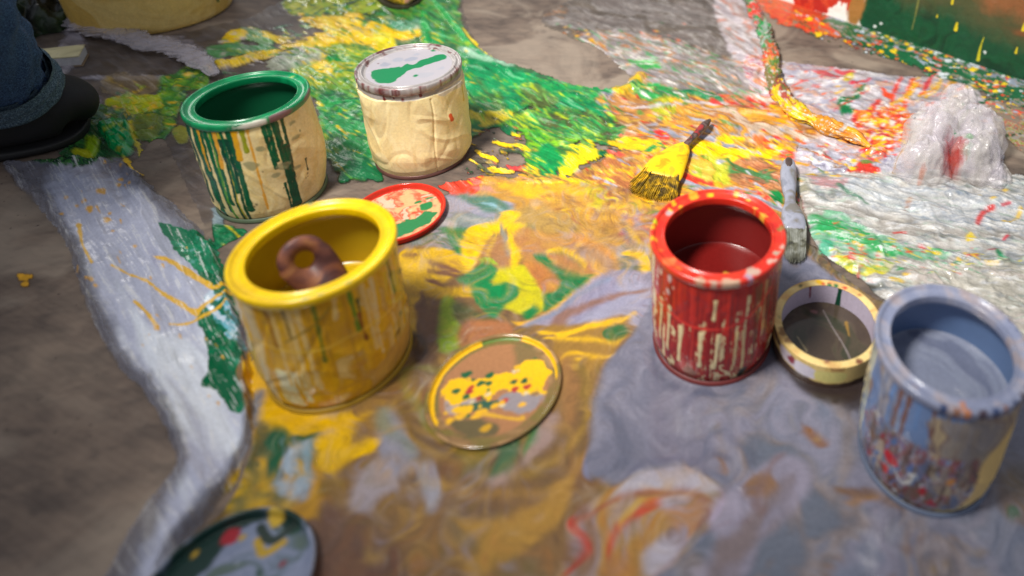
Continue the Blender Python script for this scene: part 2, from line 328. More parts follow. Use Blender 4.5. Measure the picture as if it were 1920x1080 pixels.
# ---- green and yellow over the upper left sheet
g.mix([(545, 0), (620, -40), (870, -40), (860, 20), (905, 110), (1000, 140), (980, 210), (700, 330), (610, 300), (600, 210), (545, 140), (560, 90), (620, 80)], [('1c7a3c', 1.3), ('3d9a36', 1), ('7aa82a', .6), ('566a3a', .8), ('0e6a3e', .8), ('8f9a60', .3)], 40, 3, 34, .93, 10, 5, R=.3, h=.003)
g.mix([(555, 86), (700, 78), (720, 104), (672, 125), (675, 182), (677, 234), (687, 290), (600, 280), (601, 208), (578, 167), (547, 135), (578, 117)], [('7d9c2c', 1), ('4d9238', 1), ('a8b41c', .7), ('c9bc10', .5), ('2c8444', .9)], 20, 2.5, 40, .95, 6, 4, R=.3, h=.002)
g.mix([(600, 175), (680, 190), (690, 330), (640, 320), (610, 250)], [('0f7f42', 1), ('1b9048', .8), ('085a38', 1), ('4d9238', .3)], 80, 2, 40, .95, 8, 5)
g.blob([(644, 318), (690, 300), (720, 340), (680, 338), (640, 345)], DG, 7, 1.5)
g.mix([(540, -20), (640, -30), (720, -5), (700, 30), (650, 34), (560, 30), (530, 14)], [('9ab31c', 1), ('c8c010', .8), ('1f6e36', 1.1), ('2b3c22', .35)], -20, 4, 60, .97, 5, 3, R=.22, h=.004)
g.blob([(458, 52), (505, 62), (520, 78), (500, 88), (466, 78), (419, 86), (432, 73)], '5c9a48', 5, 2, .9, streak=(20, 5, 160), mot=[('8fb04c', .0, 80, 20, 4), ('b3aaa2', -.15, 60, 20, 4)])
g.blob([(391, 88), (479, 86), (525, 96), (520, 104), (432, 108), (400, 112)], '4a9258', 5, 2, .9, streak=(10, 5, 160), mot=[('9fb6a0', -.05, 90, 10, 5)])
g.blob([(562, 29), (599, 34), (674, 26), (682, 52), (696, 44), (721, 47), (739, 57), (786, 52), (794, 70), (740, 76), (703, 96), (692, 84), (630, 86), (604, 92), (557, 100), (520, 92), (547, 81), (578, 70), (614, 60), (588, 52)], YE, 6, 1.3, streak=(15, 6, 150), mot=[(YO, -.05, 50, 20, 3), ('b5b512', -.15, 50, 60, 3)], h=.0015)
g.blob([(495, 66), (526, 66), (547, 81), (515, 80)], YE, 4, 1.2, streak=(20, 5, 160))
g.blob([(700, 60), (740, 74), (735, 110), (712, 100)], 'dccb0a', 4, 1.2, streak=(80, 4, 160), mot=[('7fa51c', .0, 60, 60, 3)])
g.blob([(435, 60), (466, 62), (448, 81), (414, 83)], YE, 4, 1.6, mot=[('8fa030', .0, 90, 20, 3)])
g.blob([(380, 137), (406, 122), (458, 104), (520, 95), (526, 104), (484, 117), (406, 134), (385, 140)], 'dcb92a', 4, 1.6, streak=(-12, 7, 180), mot=[('c9b58c', -.1, 90, -10, 6)], h=.003)
g.blob([(541, 96), (593, 96), (614, 109), (562, 130), (510, 134), (500, 124)], 'a3a894', 5, 3, .9, streak=(-15, 5, 160), mot=[('6f8f6a', .0, 90, -15, 5), ('d0d4cc', -.12, 90, -15, 6)], h=.003)
g.blob([(585, 118), (615, 118), (625, 140), (600, 142), (590, 132)], YE, 5, 2, mot=[('8fb11c', .0, 70, 40, 2)])
g.blob([(612, 106), (630, 105), (640, 117), (622, 120), (610, 114)], '108a40', 3, 1.2, h=.004, R=.18)
g.blob([(735, 48), (770, 40), (800, 36), (815, 48), (790, 58), (750, 58)], '4f9070', 5, 2, .95, streak=(-10, 4, 180), mot=[('b9cbb8', .0, 90, -10, 4)], h=.003)
g.blob([(790, 30), (806, 28), (808, 84), (792, 82)], '1d9a44', 3, 1.6, streak=(88, 4, 160), mot=[('9fc01c', -.05, 60, 88, 3)], h=.003)
g.blob([(806, 60), (832, 58), (836, 84), (806, 82)], '089048', 4, 1.6)
g.line([(812, 2), (838, 30), (862, 60), (885, 88), (930, 120), (965, 140)], [3, 7, 8, 6, 4, 2], '2f9a50', 3, 1.5, mot=[('7ab060', .0, 90, 45, 4)], h=.005)
g.line([(868, 55), (882, 75), (905, 92), (925, 108)], [2, 4, 4, 2], 'd8c010', 2, 1.2)
# smooth green fan between the lidded tin and the long edge
g.blob([(860, 96), (919, 110), (958, 118), (1017, 141), (1068, 157), (1093, 160), (1136, 168), (1146, 198), (1156, 222), (1130, 226), (1096, 218), (1057, 212), (1017, 185), (981, 178), (978, 205), (958, 212), (933, 190), (902, 190), (872, 182), (868, 112)], '05834a', 5, 2, streak=(35, 8, 120), mot=[('0f9a55', .0, 30, 38, 9), ('03603a', -.02, 34, 38, 9), ('5c6a30', -.22, 30, 38, 5)], h=.002)
g.blob([(862, 90), (905, 100), (960, 118), (958, 126), (905, 116), (864, 108)], '8fb49a', 3, 3, .9, mot=[('3f9a66', .05, 80, 25, 5)], h=.004)
g.blob([(978, 158), (1029, 170), (1050, 198), (1017, 210), (990, 190)], '55652c', 8, 8, .85, streak=(35, 8, 120), mot=[('3c7a36', .0, 50, 35, 4)])
g.blob([(872, 180), (935, 176), (945, 204), (900, 212), (876, 208)], '3d5c2a', 8, 6, .8, mot=[('187a3c', .05, 40, 20, 2)])
g.mix([(1000, 150), (1060, 150), (1100, 160), (1150, 168), (1160, 196), (1110, 200), (1060, 190)], [('0d8a46', 1), ('2aa050', .8), ('6aa64c', .3), ('06693a', 1)], 20, 3, 60, .9, 5, 3, R=.15, h=.006)
g.mix([(961, 215), (1017, 205), (1057, 225), (1100, 245), (1080, 275), (1057, 310), (1000, 345), (985, 300), (981, 253), (950, 240)], [('3f9a2c', 1.2), ('7ab51c', 1), ('55702f', .7), ('1f7f3c', .9), ('a8be18', .5)], 38, 3, 40, .97, 6, 2, h=.002)
g.mix([(1000, 215), (1060, 205), (1150, 225), (1210, 235), (1190, 262), (1150, 275), (1090, 265), (1030, 250)], [('4a4a2c', 1), ('2f7a3a', 1), ('5a8a36', .7), ('0a7040', .8), ('8a8a4a', .3)], 28, 3, 60, .95, 7, 2, R=.2, h=.004)
g.blob([(1056, 307), (1069, 278), (1104, 268), (1127, 285), (1149, 296), (1127, 300), (1104, 307), (1069, 330), (1056, 345), (1044, 325)], 'dcc80a', 5, 1.6, streak=(30, 7, 140), mot=[('a0bd18', .05, 60, 35, 4)])
g.blob([(991, 296), (1016, 276), (1029, 269), (1038, 273), (1053, 293), (1058, 307), (1042, 320), (1051, 345), (1030, 335), (1022, 331), (1016, 351), (1012, 331), (1002, 311), (991, 302)], '078a44', 7, 1.2, streak=(70, 5, 150), mot=[('3fa534', -.05, 50, 60, 2)])
g.blob([(880, 211), (904, 213), (938, 211), (962, 211), (950, 226), (925, 234), (904, 238), (896, 228), (884, 220)], 'cdb91a', 5, 1.4, mot=[('9aa524', .0, 60, 20, 2)])
g.blob([(938, 240), (953, 236), (969, 248), (958, 256), (944, 248)], DG, 3, 1)
for a in ([(926, 270), (945, 272), (962, 276)], [(948, 276), (970, 274), (992, 282)], [(893, 284), (905, 292), (920, 296), (932, 304)], [(962, 254), (974, 256)], [(920, 318), (940, 322), (958, 326)]):
    g.line(a, [3, 4.5, 3], YE, 3, 1)
g.blob([(914, 316), (940, 318), (965, 322), (958, 328), (925, 326)], YE, 3, 1)
for a, c in (([(940, 286), (965, 286), (982, 290)], '44573a'), ([(890, 300), (915, 304), (930, 312)], '6d6552'), ([(900, 312), (915, 322)], '5f6a48'), ([(965, 318), (990, 324), (1000, 336)], '0d6a3c'), ([(930, 336), (955, 340), (972, 342)], '18703c'), ([(905, 335), (918, 344)], '4f5a36')):
    g.line(a, 4, c, 4, 1.5, .85)
g.blob([(975, 318), (1000, 312), (1016, 326), (1005, 330), (985, 324)], YE, 4, 1)
g.line([(950, 312), (965, 318), (988, 312)], [2, 5, 2], 'c94040', 3, 1.4)
# dark green stain and grey-brown floor film further back
g.blob([(1000, 128), (1060, 118), (1120, 122), (1150, 140), (1130, 150), (1060, 150), (990, 140), (950, 108), (990, 104)], '3c5a34', 9, 6, .75, streak=(5, 8, 140), mot=[('8a7c66', -.08, 60, 5, 3)])
g.blob([(1008, 72), (1025, 68), (1035, 76), (1020, 82)], '1c5a30', 4, 1.5)
g.mix([(930, -10), (1040, 0), (1060, 30), (1010, 34), (960, 28)], [('8d6f4c', 1), ('a0642c', .6), ('6a5a4c', 1), ('3c4a38', .3)], 12, 4, 60, .8, 8, 3)
g.drops([(1030, 45), (1090, 45), (1150, 90), (1080, 90)], 26, ['a0652c', '8a5224', '1c7a40', 'd8a020'], (2, 6))
g.drops([(1180, 40), (1290, 40), (1290, 90), (1180, 90)], 10, ['1f8a44', 'e0a820', 'd06028'], (2, 5))
g.blob([(1180, 112), (1210, 112), (1240, 125), (1210, 132), (1180, 122)], '3fa04a', 4, 2, streak=(25, 6, 160))
# broad ochre, grey and orange smears behind the red tin
g.mix([(1120, 190), (1180, 165), (1300, 175), (1480, 195), (1560, 245), (1640, 270), (1640, 335), (1500, 350), (1490, 470), (1230, 480), (1110, 420), (1080, 330), (1150, 300), (1170, 240)], [('8f8f9c', 1.1), ('a8793c', 1.2), ('c48a34', 1), ('d89c2c', .6), ('9a6038', .8), ('b8a08a', .5)], 22, 6, 24, 1, 9, 2.5, h=.002, R=.33)
g.blob([(1150, 165), (1180, 150), (1200, 140), (1212, 150), (1190, 170), (1160, 178)], 'd0a81c', 5, 1.4, mot=[('8aa028', .0, 60, -30, 2)], h=.006)
g.mix([(1180, 160), (1230, 160), (1280, 175), (1290, 190), (1250, 196), (1200, 186)], [('1a9044', 1), ('0a6a3c', 1), ('7ab04c', .4)], 20, 3, 70, .95, 5, 2, h=.006, R=.15)
g.line([(1280, 172), (1320, 182), (1350, 190), (1365, 193)], [3, 7, 6, 2], '0c6e40', 3, 1.4, h=.004)
g.mix([(1150, 180), (1200, 188), (1240, 200), (1220, 230), (1170, 235), (1140, 215)], [('b0783c', 1), ('8f5f38', 1), ('c89a38', .6)], 15, 4, 40, .95, 6, 2, h=.002)
g.mix([(1220, 190), (1260, 185), (1268, 215), (1240, 228), (1222, 212)], [('a8a820', 1), ('b06a28', .7), ('6a8a2c', .7)], 50, 2, 90, .95, 4, 2, h=.005)
g.blob([(1425, 205), (1440, 200), (1495, 208), (1500, 222), (1460, 230), (1425, 222)], 'd08a30', 6, 2, mot=[('b06a2c', .0, 50, 20, 3)])
g.blob([(1140, 270), (1180, 258), (1210, 268), (1240, 268), (1230, 290), (1190, 286), (1160, 280)], 'e8bc14', 5, 1.3, streak=(15, 7, 140), mot=[(LI, -.05, 60, 20, 3)])
g.blob([(1222, 248), (1240, 246), (1256, 256), (1250, 268), (1232, 262)], RE, 3, 1)
g.line([(1130, 284), (1160, 292), (1175, 298)], [2, 5, 2], 'c85040', 3, 1.3)
g.line([(1210, 286), (1240, 275), (1252, 282)], [2, 6, 2], GR, 4, 1.4)
g.blob([(1120, 285), (1136, 284), (1136, 294), (1124, 294)], DG, 3, 1)
for q in range(26):
    x, y = RNG.uniform(1280, 1480), RNG.uniform(258, 305); l = RNG.uniform(10, 34)
    g.line([(x, y), (x+l*.6, y+l*.16), (x+l, y+l*.34)], [2, RNG.uniform(3, 8), 1.5], [YE, 'edb414', 'e8a030', YE, '8f93a4', 'cf6a34'][RNG.integers(6)], 4, 1.2)
g.blob([(1295, 275), (1330, 268), (1370, 280), (1430, 285), (1440, 300), (1390, 306), (1340, 300), (1300, 296)], YE, 8, 1.3, streak=(18, 9, 130), mot=[(YO, -.02, 50, 20, 4)])
g.mix([(1300, 300), (1350, 296), (1376, 310), (1385, 345), (1340, 352), (1300, 335)], [('b9b92c', 1), ('9aa52c', .8), ('cfa63a', .7)], 50, 3, 40, .97, 5, 2, h=.003)
g.blob([(1462, 292), (1480, 284), (1530, 288), (1515, 305), (1480, 308)], 'dc4a2c', 5, 1.2, streak=(10, 5, 150))
g.mix([(1375, 305), (1440, 300), (1470, 330), (1465, 380), (1400, 360), (1370, 335)], [('b06a44', 1.2), ('c4885a', .7), ('8a5a3c', .8), ('3c7a44', .3)], 22, 5, 50, .95, 6, 2, h=.002)
g.line([(1362, 300), (1385, 318), (1420, 330), (1440, 345)], [2, 4, 4, 2], '2f6a3a', 3, 1.4, .9)
g.line([(1265, 265), (1268, 310), (1290, 335), (1350, 350)], [3, 5, 6, 3], 'dc3a28', 4, 1.2)
g.blob([(1440, 360), (1462, 362), (1470, 385), (1452, 386)], '117a3c', 4, 1.2)
g.blob([(1496, 335), (1512, 340), (1521, 356), (1512, 368), (1500, 362)], YE, 3, 1.2)
g.blob([(1494, 322), (1540, 322), (1560, 330), (1520, 336), (1500, 333)], YE, 3, 1.2)
g.mix([(1490, 370), (1512, 380), (1520, 440), (1500, 470), (1488, 430)], [('b04848', 1), ('8a3a3c', .7), ('c09a90', .8), ('6a5a50', .6)], 70, 3, 60, .97, 4, 2)
# lilac ledge and red-lilac folds under the twisted roll
g.line([(1185, 205), (1250, 198), (1330, 196), (1440, 204)], [2, 3, 3, 2], 'c4bcc0', 2, 1.5, .8)
g.mix([(1350, 180), (1440, 176), (1478, 190), (1440, 202), (1370, 200)], [('d84030', 1), ('c88a5c', .8), ('d86a30', .7), ('9a948a', .5)], 12, 6, 50, .95, 4, 2, h=.003)
g.mix([(1395, 110), (1450, 110), (1465, 165), (1470, 186), (1420, 180), (1400, 150)], [('c4b6c0', 1), ('b0485a', .8), ('e0d8dc', .6), ('c87a4a', .5)], 60, 3, 60, .9, 5, 2, h=.004)
# red and yellow ruled sheet beside the bag
g.mix(S_SHEET, [('b3a6aa', 1.2), ('cfc8cc', .7), ('a8a4b4', .9), ('c8a090', .35)], 8, 5, 40, .96, 4, 2, R=.24, h=.003)
for a, wd, c in (([(1690, 146), (1678, 170), (1670, 202)], 4, 'dc3c2c'), ([(1712, 150), (1702, 178), (1688, 212)], 6, 'e4562c'), ([(1746, 148), (1740, 158), (1732, 172)], 5, 'd83030'), ([(1722, 148), (1714, 165), (1702, 186)], 5, 'e8b41c'), ([(1765, 150), (1758, 165), (1745, 176), (1724, 182)], 5, 'ecb818'), ([(1800, 156), (1780, 160), (1768, 178)], 4, 'd89a2c'), ([(1650, 188), (1640, 200), (1626, 216)], 5, 'd83a30'), ([(1595, 158), (1620, 156), (1630, 152)], 3, 'cf4050'), ([(1700, 178), (1690, 190), (1672, 196)], 4, 'e0a82c'), ([(1560, 128), (1580, 140), (1600, 134)], 4, 'cf5058'), ([(1520, 135), (1550, 142), (1580, 150)], 3, 'c85a60'), ([(1655, 170), (1662, 180), (1675, 186)], 5, 'e04a28')):
    g.line(a, [wd*.7, wd, wd*.8], c, 3, 1.2)
g.mix([(1600, 218), (1650, 206), (1700, 200), (1700, 245), (1680, 275), (1665, 295), (1620, 290), (1606, 250)], [('d63a2a', 1.3), ('e4702c', 1), ('ecb41c', 1), ('cfc4c4', .35), ('c02c34', .6)], 20, 2, 60, .97, 7, 1.5, h=.003)
g.drops([(1640, 225), (1690, 220), (1690, 250), (1630, 250)], 9, ['ecc01c', 'e8a828', 'd8d0c8'], (5, 12))
g.blob([(1570, 190), (1594, 182), (1606, 166), (1622, 164), (1612, 182), (1596, 198), (1600, 212), (1578, 214)], '0d6e3e', 5, 1.2, streak=(-45, 4, 150))
g.blob([(1580, 145), (1600, 136), (1596, 152), (1584, 156)], 'c2b02c', 3, 1.2)
g.mix([(1520, 290), (1600, 285), (1680, 290), (1690, 320), (1640, 333), (1530, 330)], [('a8a6b4', 1), ('d4d0d8', .6), ('7c7a94', .6), ('b89080', .4)], 15, 3, 70, .97, 5, 2, R=.18, h=.007)
g.blob([(1590, 325), (1605, 312), (1625, 306), (1650, 322), (1640, 330)], 'cf3a2c', 4, 1.3)
g.blob([(1610, 285), (1640, 278), (1665, 285), (1655, 296), (1625, 295)], 'd42c30', 4, 1.2, R=.15, h=.004)
# spatters in front of the canvas
g.mix([(1410, -20), (1480, -10), (1560, 30), (1590, 50), (1580, 72), (1500, 56), (1440, 30)], [('cf4a2c', 1), ('d8682c', .8), ('b0583c', .5), ('98826c', .4)], 22, 5, 50, .93, 8, 2)
g.drops([(1490, 30), (1590, 40), (1600, 75), (1500, 62)], 12, ['e8a01c', 'd8382c', 'ecc01c'], (3, 8))
g.mix([(1545, 36), (1640, 42), (1760, 84), (1930, 150), (2150, 250), (2150, 300), (1900, 195), (1760, 140), (1640, 96), (1570, 62)], [('0c5c34', 2.2), ('1c6a40', .8), ('908070', .7), ('8c94a4', .3)], 20, 7, 60, .97, 9, 1.6)
for a in ([(1700, 140), (1760, 144), (1820, 158), (1900, 165)], [(1630, 96), (1690, 112), (1740, 130)], [(1835, 195), (1870, 188), (1925, 176)], [(1880, 160), (1905, 175), (1925, 190)]):
    g.line(a, [2, 4, 5, 3], '0b5a34', 5, 1.2)
g.drops([(1560, 50), (1700, 80), (1920, 165), (1920, 215), (1720, 130), (1590, 80)], 90, [YE, YE, 'e8c81c', '94a0b0', 'd8602c', 'c8cfd4', 'd83a2c', '0b5a34'], (2, 9), asp=.45)
g.drops([(1600, 50), (1750, 85), (1920, 148), (1920, 160), (1740, 100), (1600, 62)], 50, ['d8dcd8', 'c0d0c8', '0b5a34'], (1.5, 4), asp=.6)
g.mix([(1850, 195), (1930, 205), (2100, 260), (2100, 320), (1930, 300), (1880, 240)], [('9a8a7a', 1.6), ('cf6a50', .6), ('c8bc9c', .5), ('9aa040', .6), ('b0a49c', .6)], 20, 6, 60, .8, 8, 2)
for x in (1875, 1888, 1899, 1912, 1925): g.drop(x, 254+RNG.uniform(-2, 3), RNG.uniform(2, 5), '35442c')

# ---- left lumps of painted film by the shoe and green tin
g.mix([(300, 150), (330, 138), (360, 118), (392, 142), (385, 165), (345, 185), (335, 230), (310, 262), (250, 262), (225, 230), (245, 200), (290, 190)], [('2f7a30', 1.2), ('5a9a2c', .9), ('8a9a2c', .4), ('1c5a2c', .8)], -40, 2.5, 50, .97, 7, 2, R=.22, h=.008)
g.mix([(199, 190), (230, 180), (296, 182), (304, 205), (260, 218), (213, 219)], [('b0b41a', 1), ('8fae1c', 1), ('d0a81c', .6)], 8, 4, 50, .97, 4, 1.6, R=.18, h=.010)
g.blob([(200, 142), (290, 146), (300, 158), (280, 180), (205, 180), (190, 160)], '8f7a58', 7, 3, .7, mot=[('caa63c', .05, 70, 30, 2)])
g.blob([(240, 225), (300, 222), (300, 250), (262, 268), (240, 250)], '6a7a24', 6, 2, .95, mot=[('d0a01c', -.03, 60, 10, 3)], h=.004)
g.mix([(178, 208), (230, 212), (250, 240), (250, 290), (200, 300), (150, 320), (60, 306), (120, 280)], [('1f5a30', 1.4), ('2f4428', 1), ('3c8a34', .6), ('0e3a24', .8)], 35, 2, 50, .97, 6, 2, R=.25, h=.004)
g.blob([(184, 237), (210, 229), (237, 231), (251, 262), (238, 293), (215, 285), (196, 262)], '0c9450', 5, 1.6, mot=[('076a3c', .0, 50, 50, 3), ('7acfa0', -.25, 60, 50, 3)], R=.13, h=.007)
g.blob([(160, 262), (176, 256), (186, 268), (180, 292), (165, 290)], '86a818', 4, 2, h=.003)
g.blob([(136, 284), (160, 282), (176, 298), (150, 300)], 'b0b41c', 4, 2)
g.line([(248, 240), (256, 270), (268, 296), (262, 312)], [3, 4, 5, 2], 'c9b41c', 4, 1.5)
g.line([(236, 300), (252, 318), (262, 330)], [5, 4, 2], YE, 4, 1.5)
g.blob([(325, 250), (350, 240), (354, 268), (335, 272)], '9a9a2c', 5, 2, .9)
g.line([(405, 395), (412, 430), (425, 460)], [6, 12, 10], '9fb8c4', 4, 4, .8)
g.mix([(400, 425), (440, 428), (470, 450), (440, 520), (420, 500), (405, 460)], [('075f3a', 1.4), ('0f7a4c', 1), ('c9b82c', .15)], 70, 3, 50, 1, 5, 2, h=.003)
g.line([(425, 425), (440, 438), (455, 450)], 2.2, 'c8b81c', 1.5, 1.2)
# ---- the left white sheet
g.mix([(300, 425), (345, 432), (395, 452), (425, 470), (445, 540), (452, 600), (425, 590), (395, 545), (365, 505), (335, 478)], [('067048', 1.4), ('0a8458', 1), ('5aa494', .25)], 45, 4, 50, .97, 6, 2, R=.15)
g.mix([(370, 590), (405, 585), (450, 610), (436, 640), (462, 670), (474, 700), (476, 745), (461, 780), (436, 775), (410, 738), (378, 730), (395, 680)], [('055c38', 1.6), ('0a7048', .8), ('3a8a6c', .12)], 55, 3, 40, 1, 7, 2, R=.2)
g.mix([(385, 560), (410, 545), (445, 600), (462, 660), (440, 650), (405, 610)], [('0a6a4c', .9), ('6fb4c4', .8), ('c8d8e8', .7)], 50, 5, 60, .97, 5, 3, R=.15)  # pale glints of the film painted over the green
g.blob([(378, 515), (425, 528), (440, 570), (410, 560), (392, 540)], '0a6440', 5, 2)
for a, wd in (([(290, 489), (320, 498), (352, 515), (395, 540)], [1, 4, 7, 5]), ([(215, 510), (270, 532), (320, 562), (372, 592)], [1, 2, 4, 6]), ([(372, 592), (390, 575), (412, 560), (435, 552)], [5, 3, 4, 3]), ([(255, 572), (275, 590), (297, 620)], [2, 4, 4]), ([(320, 612), (360, 608), (395, 594), (430, 574)], [1, 3, 3, 3]), ([(152, 432), (160, 470), (178, 505)], [5, 2, 3]), ([(400, 545), (425, 540)], 4)):
    g.line(a, wd, 'e8b424', 2.5, 2, .93)
for x, y, r in ((45, 522, 13), (38, 518, 8), (58, 520, 6), (48, 534, 7), (120, 412, 5), (150, 515, 6), (174, 538, 8), (193, 368, 8), (225, 350, 6), (172, 402, 8), (204, 420, 7), (163, 388, 6), (128, 380, 4), (245, 350, 4), (215, 442, 3), (256, 470, 4), (148, 395, 3), (228, 340, 5), (185, 548, 4), (230, 320, 3), (297, 622, 6), (208, 406, 4)):
    g.drop(x, y, r, 'e2a830', .75, soft=3, op=.9)
g.blob([(255, 310), (272, 318), (268, 334), (258, 322)], 'e0b020', 3, 1.5)
g.drop(312, 747, 8, '8f93b0', soft=5, op=.7)
# ---- marbled pour: base and flows
g.mix(PUD, [('8a6a40', 1.2), ('7a5c3c', 1.3), ('9a733a', .9), ('6f5446', .7), ('8d7a4c', .4)], 60, 4, 9, 1, 3, 2, R=.25, sharp=3, seed=3)
def veins(ids, cols, fr, bands, op, seed=140):
    ps = fbm(WX*fr, WY*fr, seed, 3)+.25*fbm(WX*fr*4, WY*fr*4, seed+9, 2); t_ = ps*bands; b_ = np.floor(t_).astype(int); f_ = t_-b_
    wd_ = ((b_*7919) % 13)/13*.35+.08; a_ = np.clip((wd_-np.abs(f_-.5))/.12+.3, 0, 1)*np.clip(fbm(WX*10, WY*10, seed+20, 2)*2+.55, 0, 1)*op*np.isin(ID, ids)
    pal = np.array([lin(c) for c in cols])[(b_*31) % len(cols)]; g.C[:] = g.C*(1-a_[..., None])+pal*a_[..., None]
veins([3, 4], ['5f4638', '9c7430', '8a8088', '6a5238', 'b08a38', '7a6a34', '54443c', 'a08a74'], 6, 16, .75)
g.mix([(860, 340), (1100, 336), (1190, 345), (1230, 380), (1225, 480), (1160, 510), (1010, 480), (980, 420), (920, 390)], [('c4903c', 1.2), ('b07c40', 1), ('dca530', .8), ('9c7448', .6), ('c79a5c', .5)], 25, 5, 22, 1, 9, 3, R=.25, sharp=5)
g.blob([(933, 347), (1016, 342), (1060, 338), (1100, 338), (1113, 365), (1090, 372), (1030, 366), (1000, 380), (964, 362)], 'eab024', 6, 2, streak=(12, 8, 110), mot=[('c08a3c', -.05, 40, 15, 5)])
g.mix([(1069, 331), (1104, 316), (1127, 300), (1156, 296), (1192, 300), (1192, 344), (1182, 372), (1144, 391), (1127, 378), (1109, 342), (1082, 336)], [('a8663a', 1.3), ('b98a3c', .9), ('8d5a3a', .7)], 20, 3, 50, 1, 6, 2)
g.blob([(1082, 340), (1104, 338), (1120, 350), (1138, 372), (1127, 395), (1108, 380), (1094, 360)], 'cbbf16', 4, 4, .9, streak=(60, 4, 120))
g.blob([(1180, 368), (1210, 370), (1226, 386), (1210, 402), (1184, 398), (1195, 385)], 'd2a822', 5, 1.6, mot=[('b0903c', .0, 40, 0, 1)])
g.mix([(1180, 400), (1230, 400), (1225, 440), (1200, 470), (1170, 450)], [('a8784c', 1), ('b05050', .5), ('9a90a0', .6)], 30, 3, 40, .95, 6, 3)
g.blob([(820, 350), (860, 342), (898, 335), (904, 346), (889, 362), (845, 364)], 'd8402c', 5, 1.5, streak=(5, 5, 160))
g.line([(890, 355), (915, 358), (930, 366)], [3, 5, 2], 'c88a8a', 3, 2, .8)
g.mix([(828, 372), (870, 366), (920, 374), (964, 392), (950, 425), (904, 434), (845, 432), (820, 410)], [('a09fb0', 1.4), ('8a8898', .8), ('5c8070', .4), ('b3adb0', .5)], 20, 5, 20, 1, 5, 3, sharp=4)
g.blob([(860, 368), (905, 370), (945, 384), (955, 398), (925, 406), (890, 388)], '3c7560', 5, 5, .9, streak=(28, 6, 100), mot=[('7da0a4', .0, 40, 28, 5)])
g.line([(905, 385), (925, 392), (940, 402)], [1.5, 3.5, 1.5], '8fb8c4', 2, 2)
g.mix([(750, 455), (800, 440), (840, 430), (870, 470), (880, 500), (850, 490), (810, 462)], [('6a7a6c', 1), ('9a98a4', 1), ('3c6a54', 1), ('8f8890', .6)], -15, 5, 30, 1, 4, 3, warp=10)
g.blob([(831, 428), (878, 432), (868, 460), (862, 494), (849, 470), (842, 448)], '0a7a42', 3, 2)
g.blob([(950, 400), (1000, 390), (1050, 400), (1080, 430), (1040, 450), (990, 440)], 'b08f4c', 8, 6, .8, streak=(-20, 8, 60), warp=14, mot=[('8f8f5c', -.05, 20, 20, 4)])
# petals
g.blob([(753, 470), (790, 466), (826, 467), (855, 480), (881, 499), (878, 512), (850, 520), (835, 545), (881, 546), (884, 562), (831, 570), (800, 590), (785, 640), (760, 600), (752, 500)], 'dcae16', 3, 3, warp=6, mot=[('c08c28', -.05, 16, 40, 4)])
for a, wd in (([(758, 481), (775, 479), (792, 478)], [3, 5, 2]), ([(806, 496), (830, 502), (862, 512)], [4, 6, 3]), ([(803, 510), (825, 514), (868, 520)], [4, 6, 3]), ([(800, 530), (818, 536), (836, 546)], [3, 5, 1]), ([(792, 556), (800, 570), (812, 576)], [3, 6, 2])):
    g.line(a, wd, '6f4a3c', 2, 3, .95, warp=4)
g.blob([(790, 575), (830, 572), (850, 590), (825, 660), (800, 690), (780, 670)], '75553c', 4, 4, warp=8)
g.blob([(770, 620), (792, 628), (800, 660), (784, 684), (768, 660)], '3c302c', 4, 4, .9)  # shadow at the yellow tin's right side, painted dark
g.blob([(884, 496), (900, 470), (922, 446), (952, 450), (962, 504), (938, 508), (907, 495)], 'a8764a', 2, 3)
g.blob([(865, 457), (875, 436), (892, 426), (928, 421), (941, 403), (975, 400), (969, 416), (938, 438), (922, 444), (905, 470), (890, 494), (878, 506), (866, 500), (863, 475)], 'f4c404', 2, 2, warp=3)
g.blob([(951, 425), (974, 419), (988, 430), (974, 446), (977, 478), (969, 496), (959, 504), (956, 470)], 'f2c204', 2, 2, warp=3)
g.line([(928, 445), (922, 462), (914, 480)], [2.5, 3, 2], 'dcb02c', 1, 2)
g.line([(940, 425), (945, 445), (952, 460), (954, 480)], [2, 4, 3, 2], '8b8a80', 1.5, 3, .9, warp=4)
g.line([(985, 425), (998, 432), (985, 442), (976, 450)], [2, 3, 3, 1], '6a7a54', 1.5, 2.5, .9)
g.mix([(970, 440), (1026, 440), (1065, 440), (1157, 460), (1170, 504), (1112, 517), (1079, 505), (1026, 480), (985, 490)], [('c08c44', 1), ('b07848', 1), ('d29c3c', .8), ('a8805c', .5)], 35, 4, 14, 1, 4, 4, sharp=4, warp=10)
g.blob([(1025, 476), (1070, 478), (1110, 500), (1112, 516), (1085, 508), (1050, 490)], 'b37848', 2, 4)
g.line([(1028, 474), (1060, 470), (1085, 484), (1100, 502)], [3, 4, 3, 2], 'e3b61c', 1, 3)
g.line([(1030, 478), (1060, 476), (1080, 489), (1096, 508)], [1.5, 1.5, 1.5, 1], '6f7a4c', 1, 2, .8)
g.line([(1075, 440), (1100, 455), (1140, 480), (1160, 495)], [6, 8, 6, 3], 'd08c3c', 2, 6, .8)
g.line([(1180, 425), (1190, 445), (1205, 460), (1216, 464)], [5, 5, 4, 2], 'd8a828', 2, 3)
g.line([(1175, 430), (1180, 450), (1196, 470)], [3, 3, 2], '6a6a74', 2, 3, .9)
g.mix([(1160, 470), (1215, 465), (1216, 520), (1170, 520)], [('8a7f7a', 1), ('5c6a5c', .6), ('b0a09a', .5)], 20, 3, 30, .95, 4, 4)
g.line([(1170, 480), (1190, 478), (1208, 488), (1208, 505), (1196, 514)], [3, 6, 10, 9, 5], 'eebe10', 1.5, 2)
g.blob([(1000, 483), (1021, 479), (1052, 500), (1092, 513), (1120, 517), (1085, 546), (1050, 580), (1016, 592), (1020, 560), (1052, 530), (1029, 502)], '08733e', 2, 2.5, warp=3)
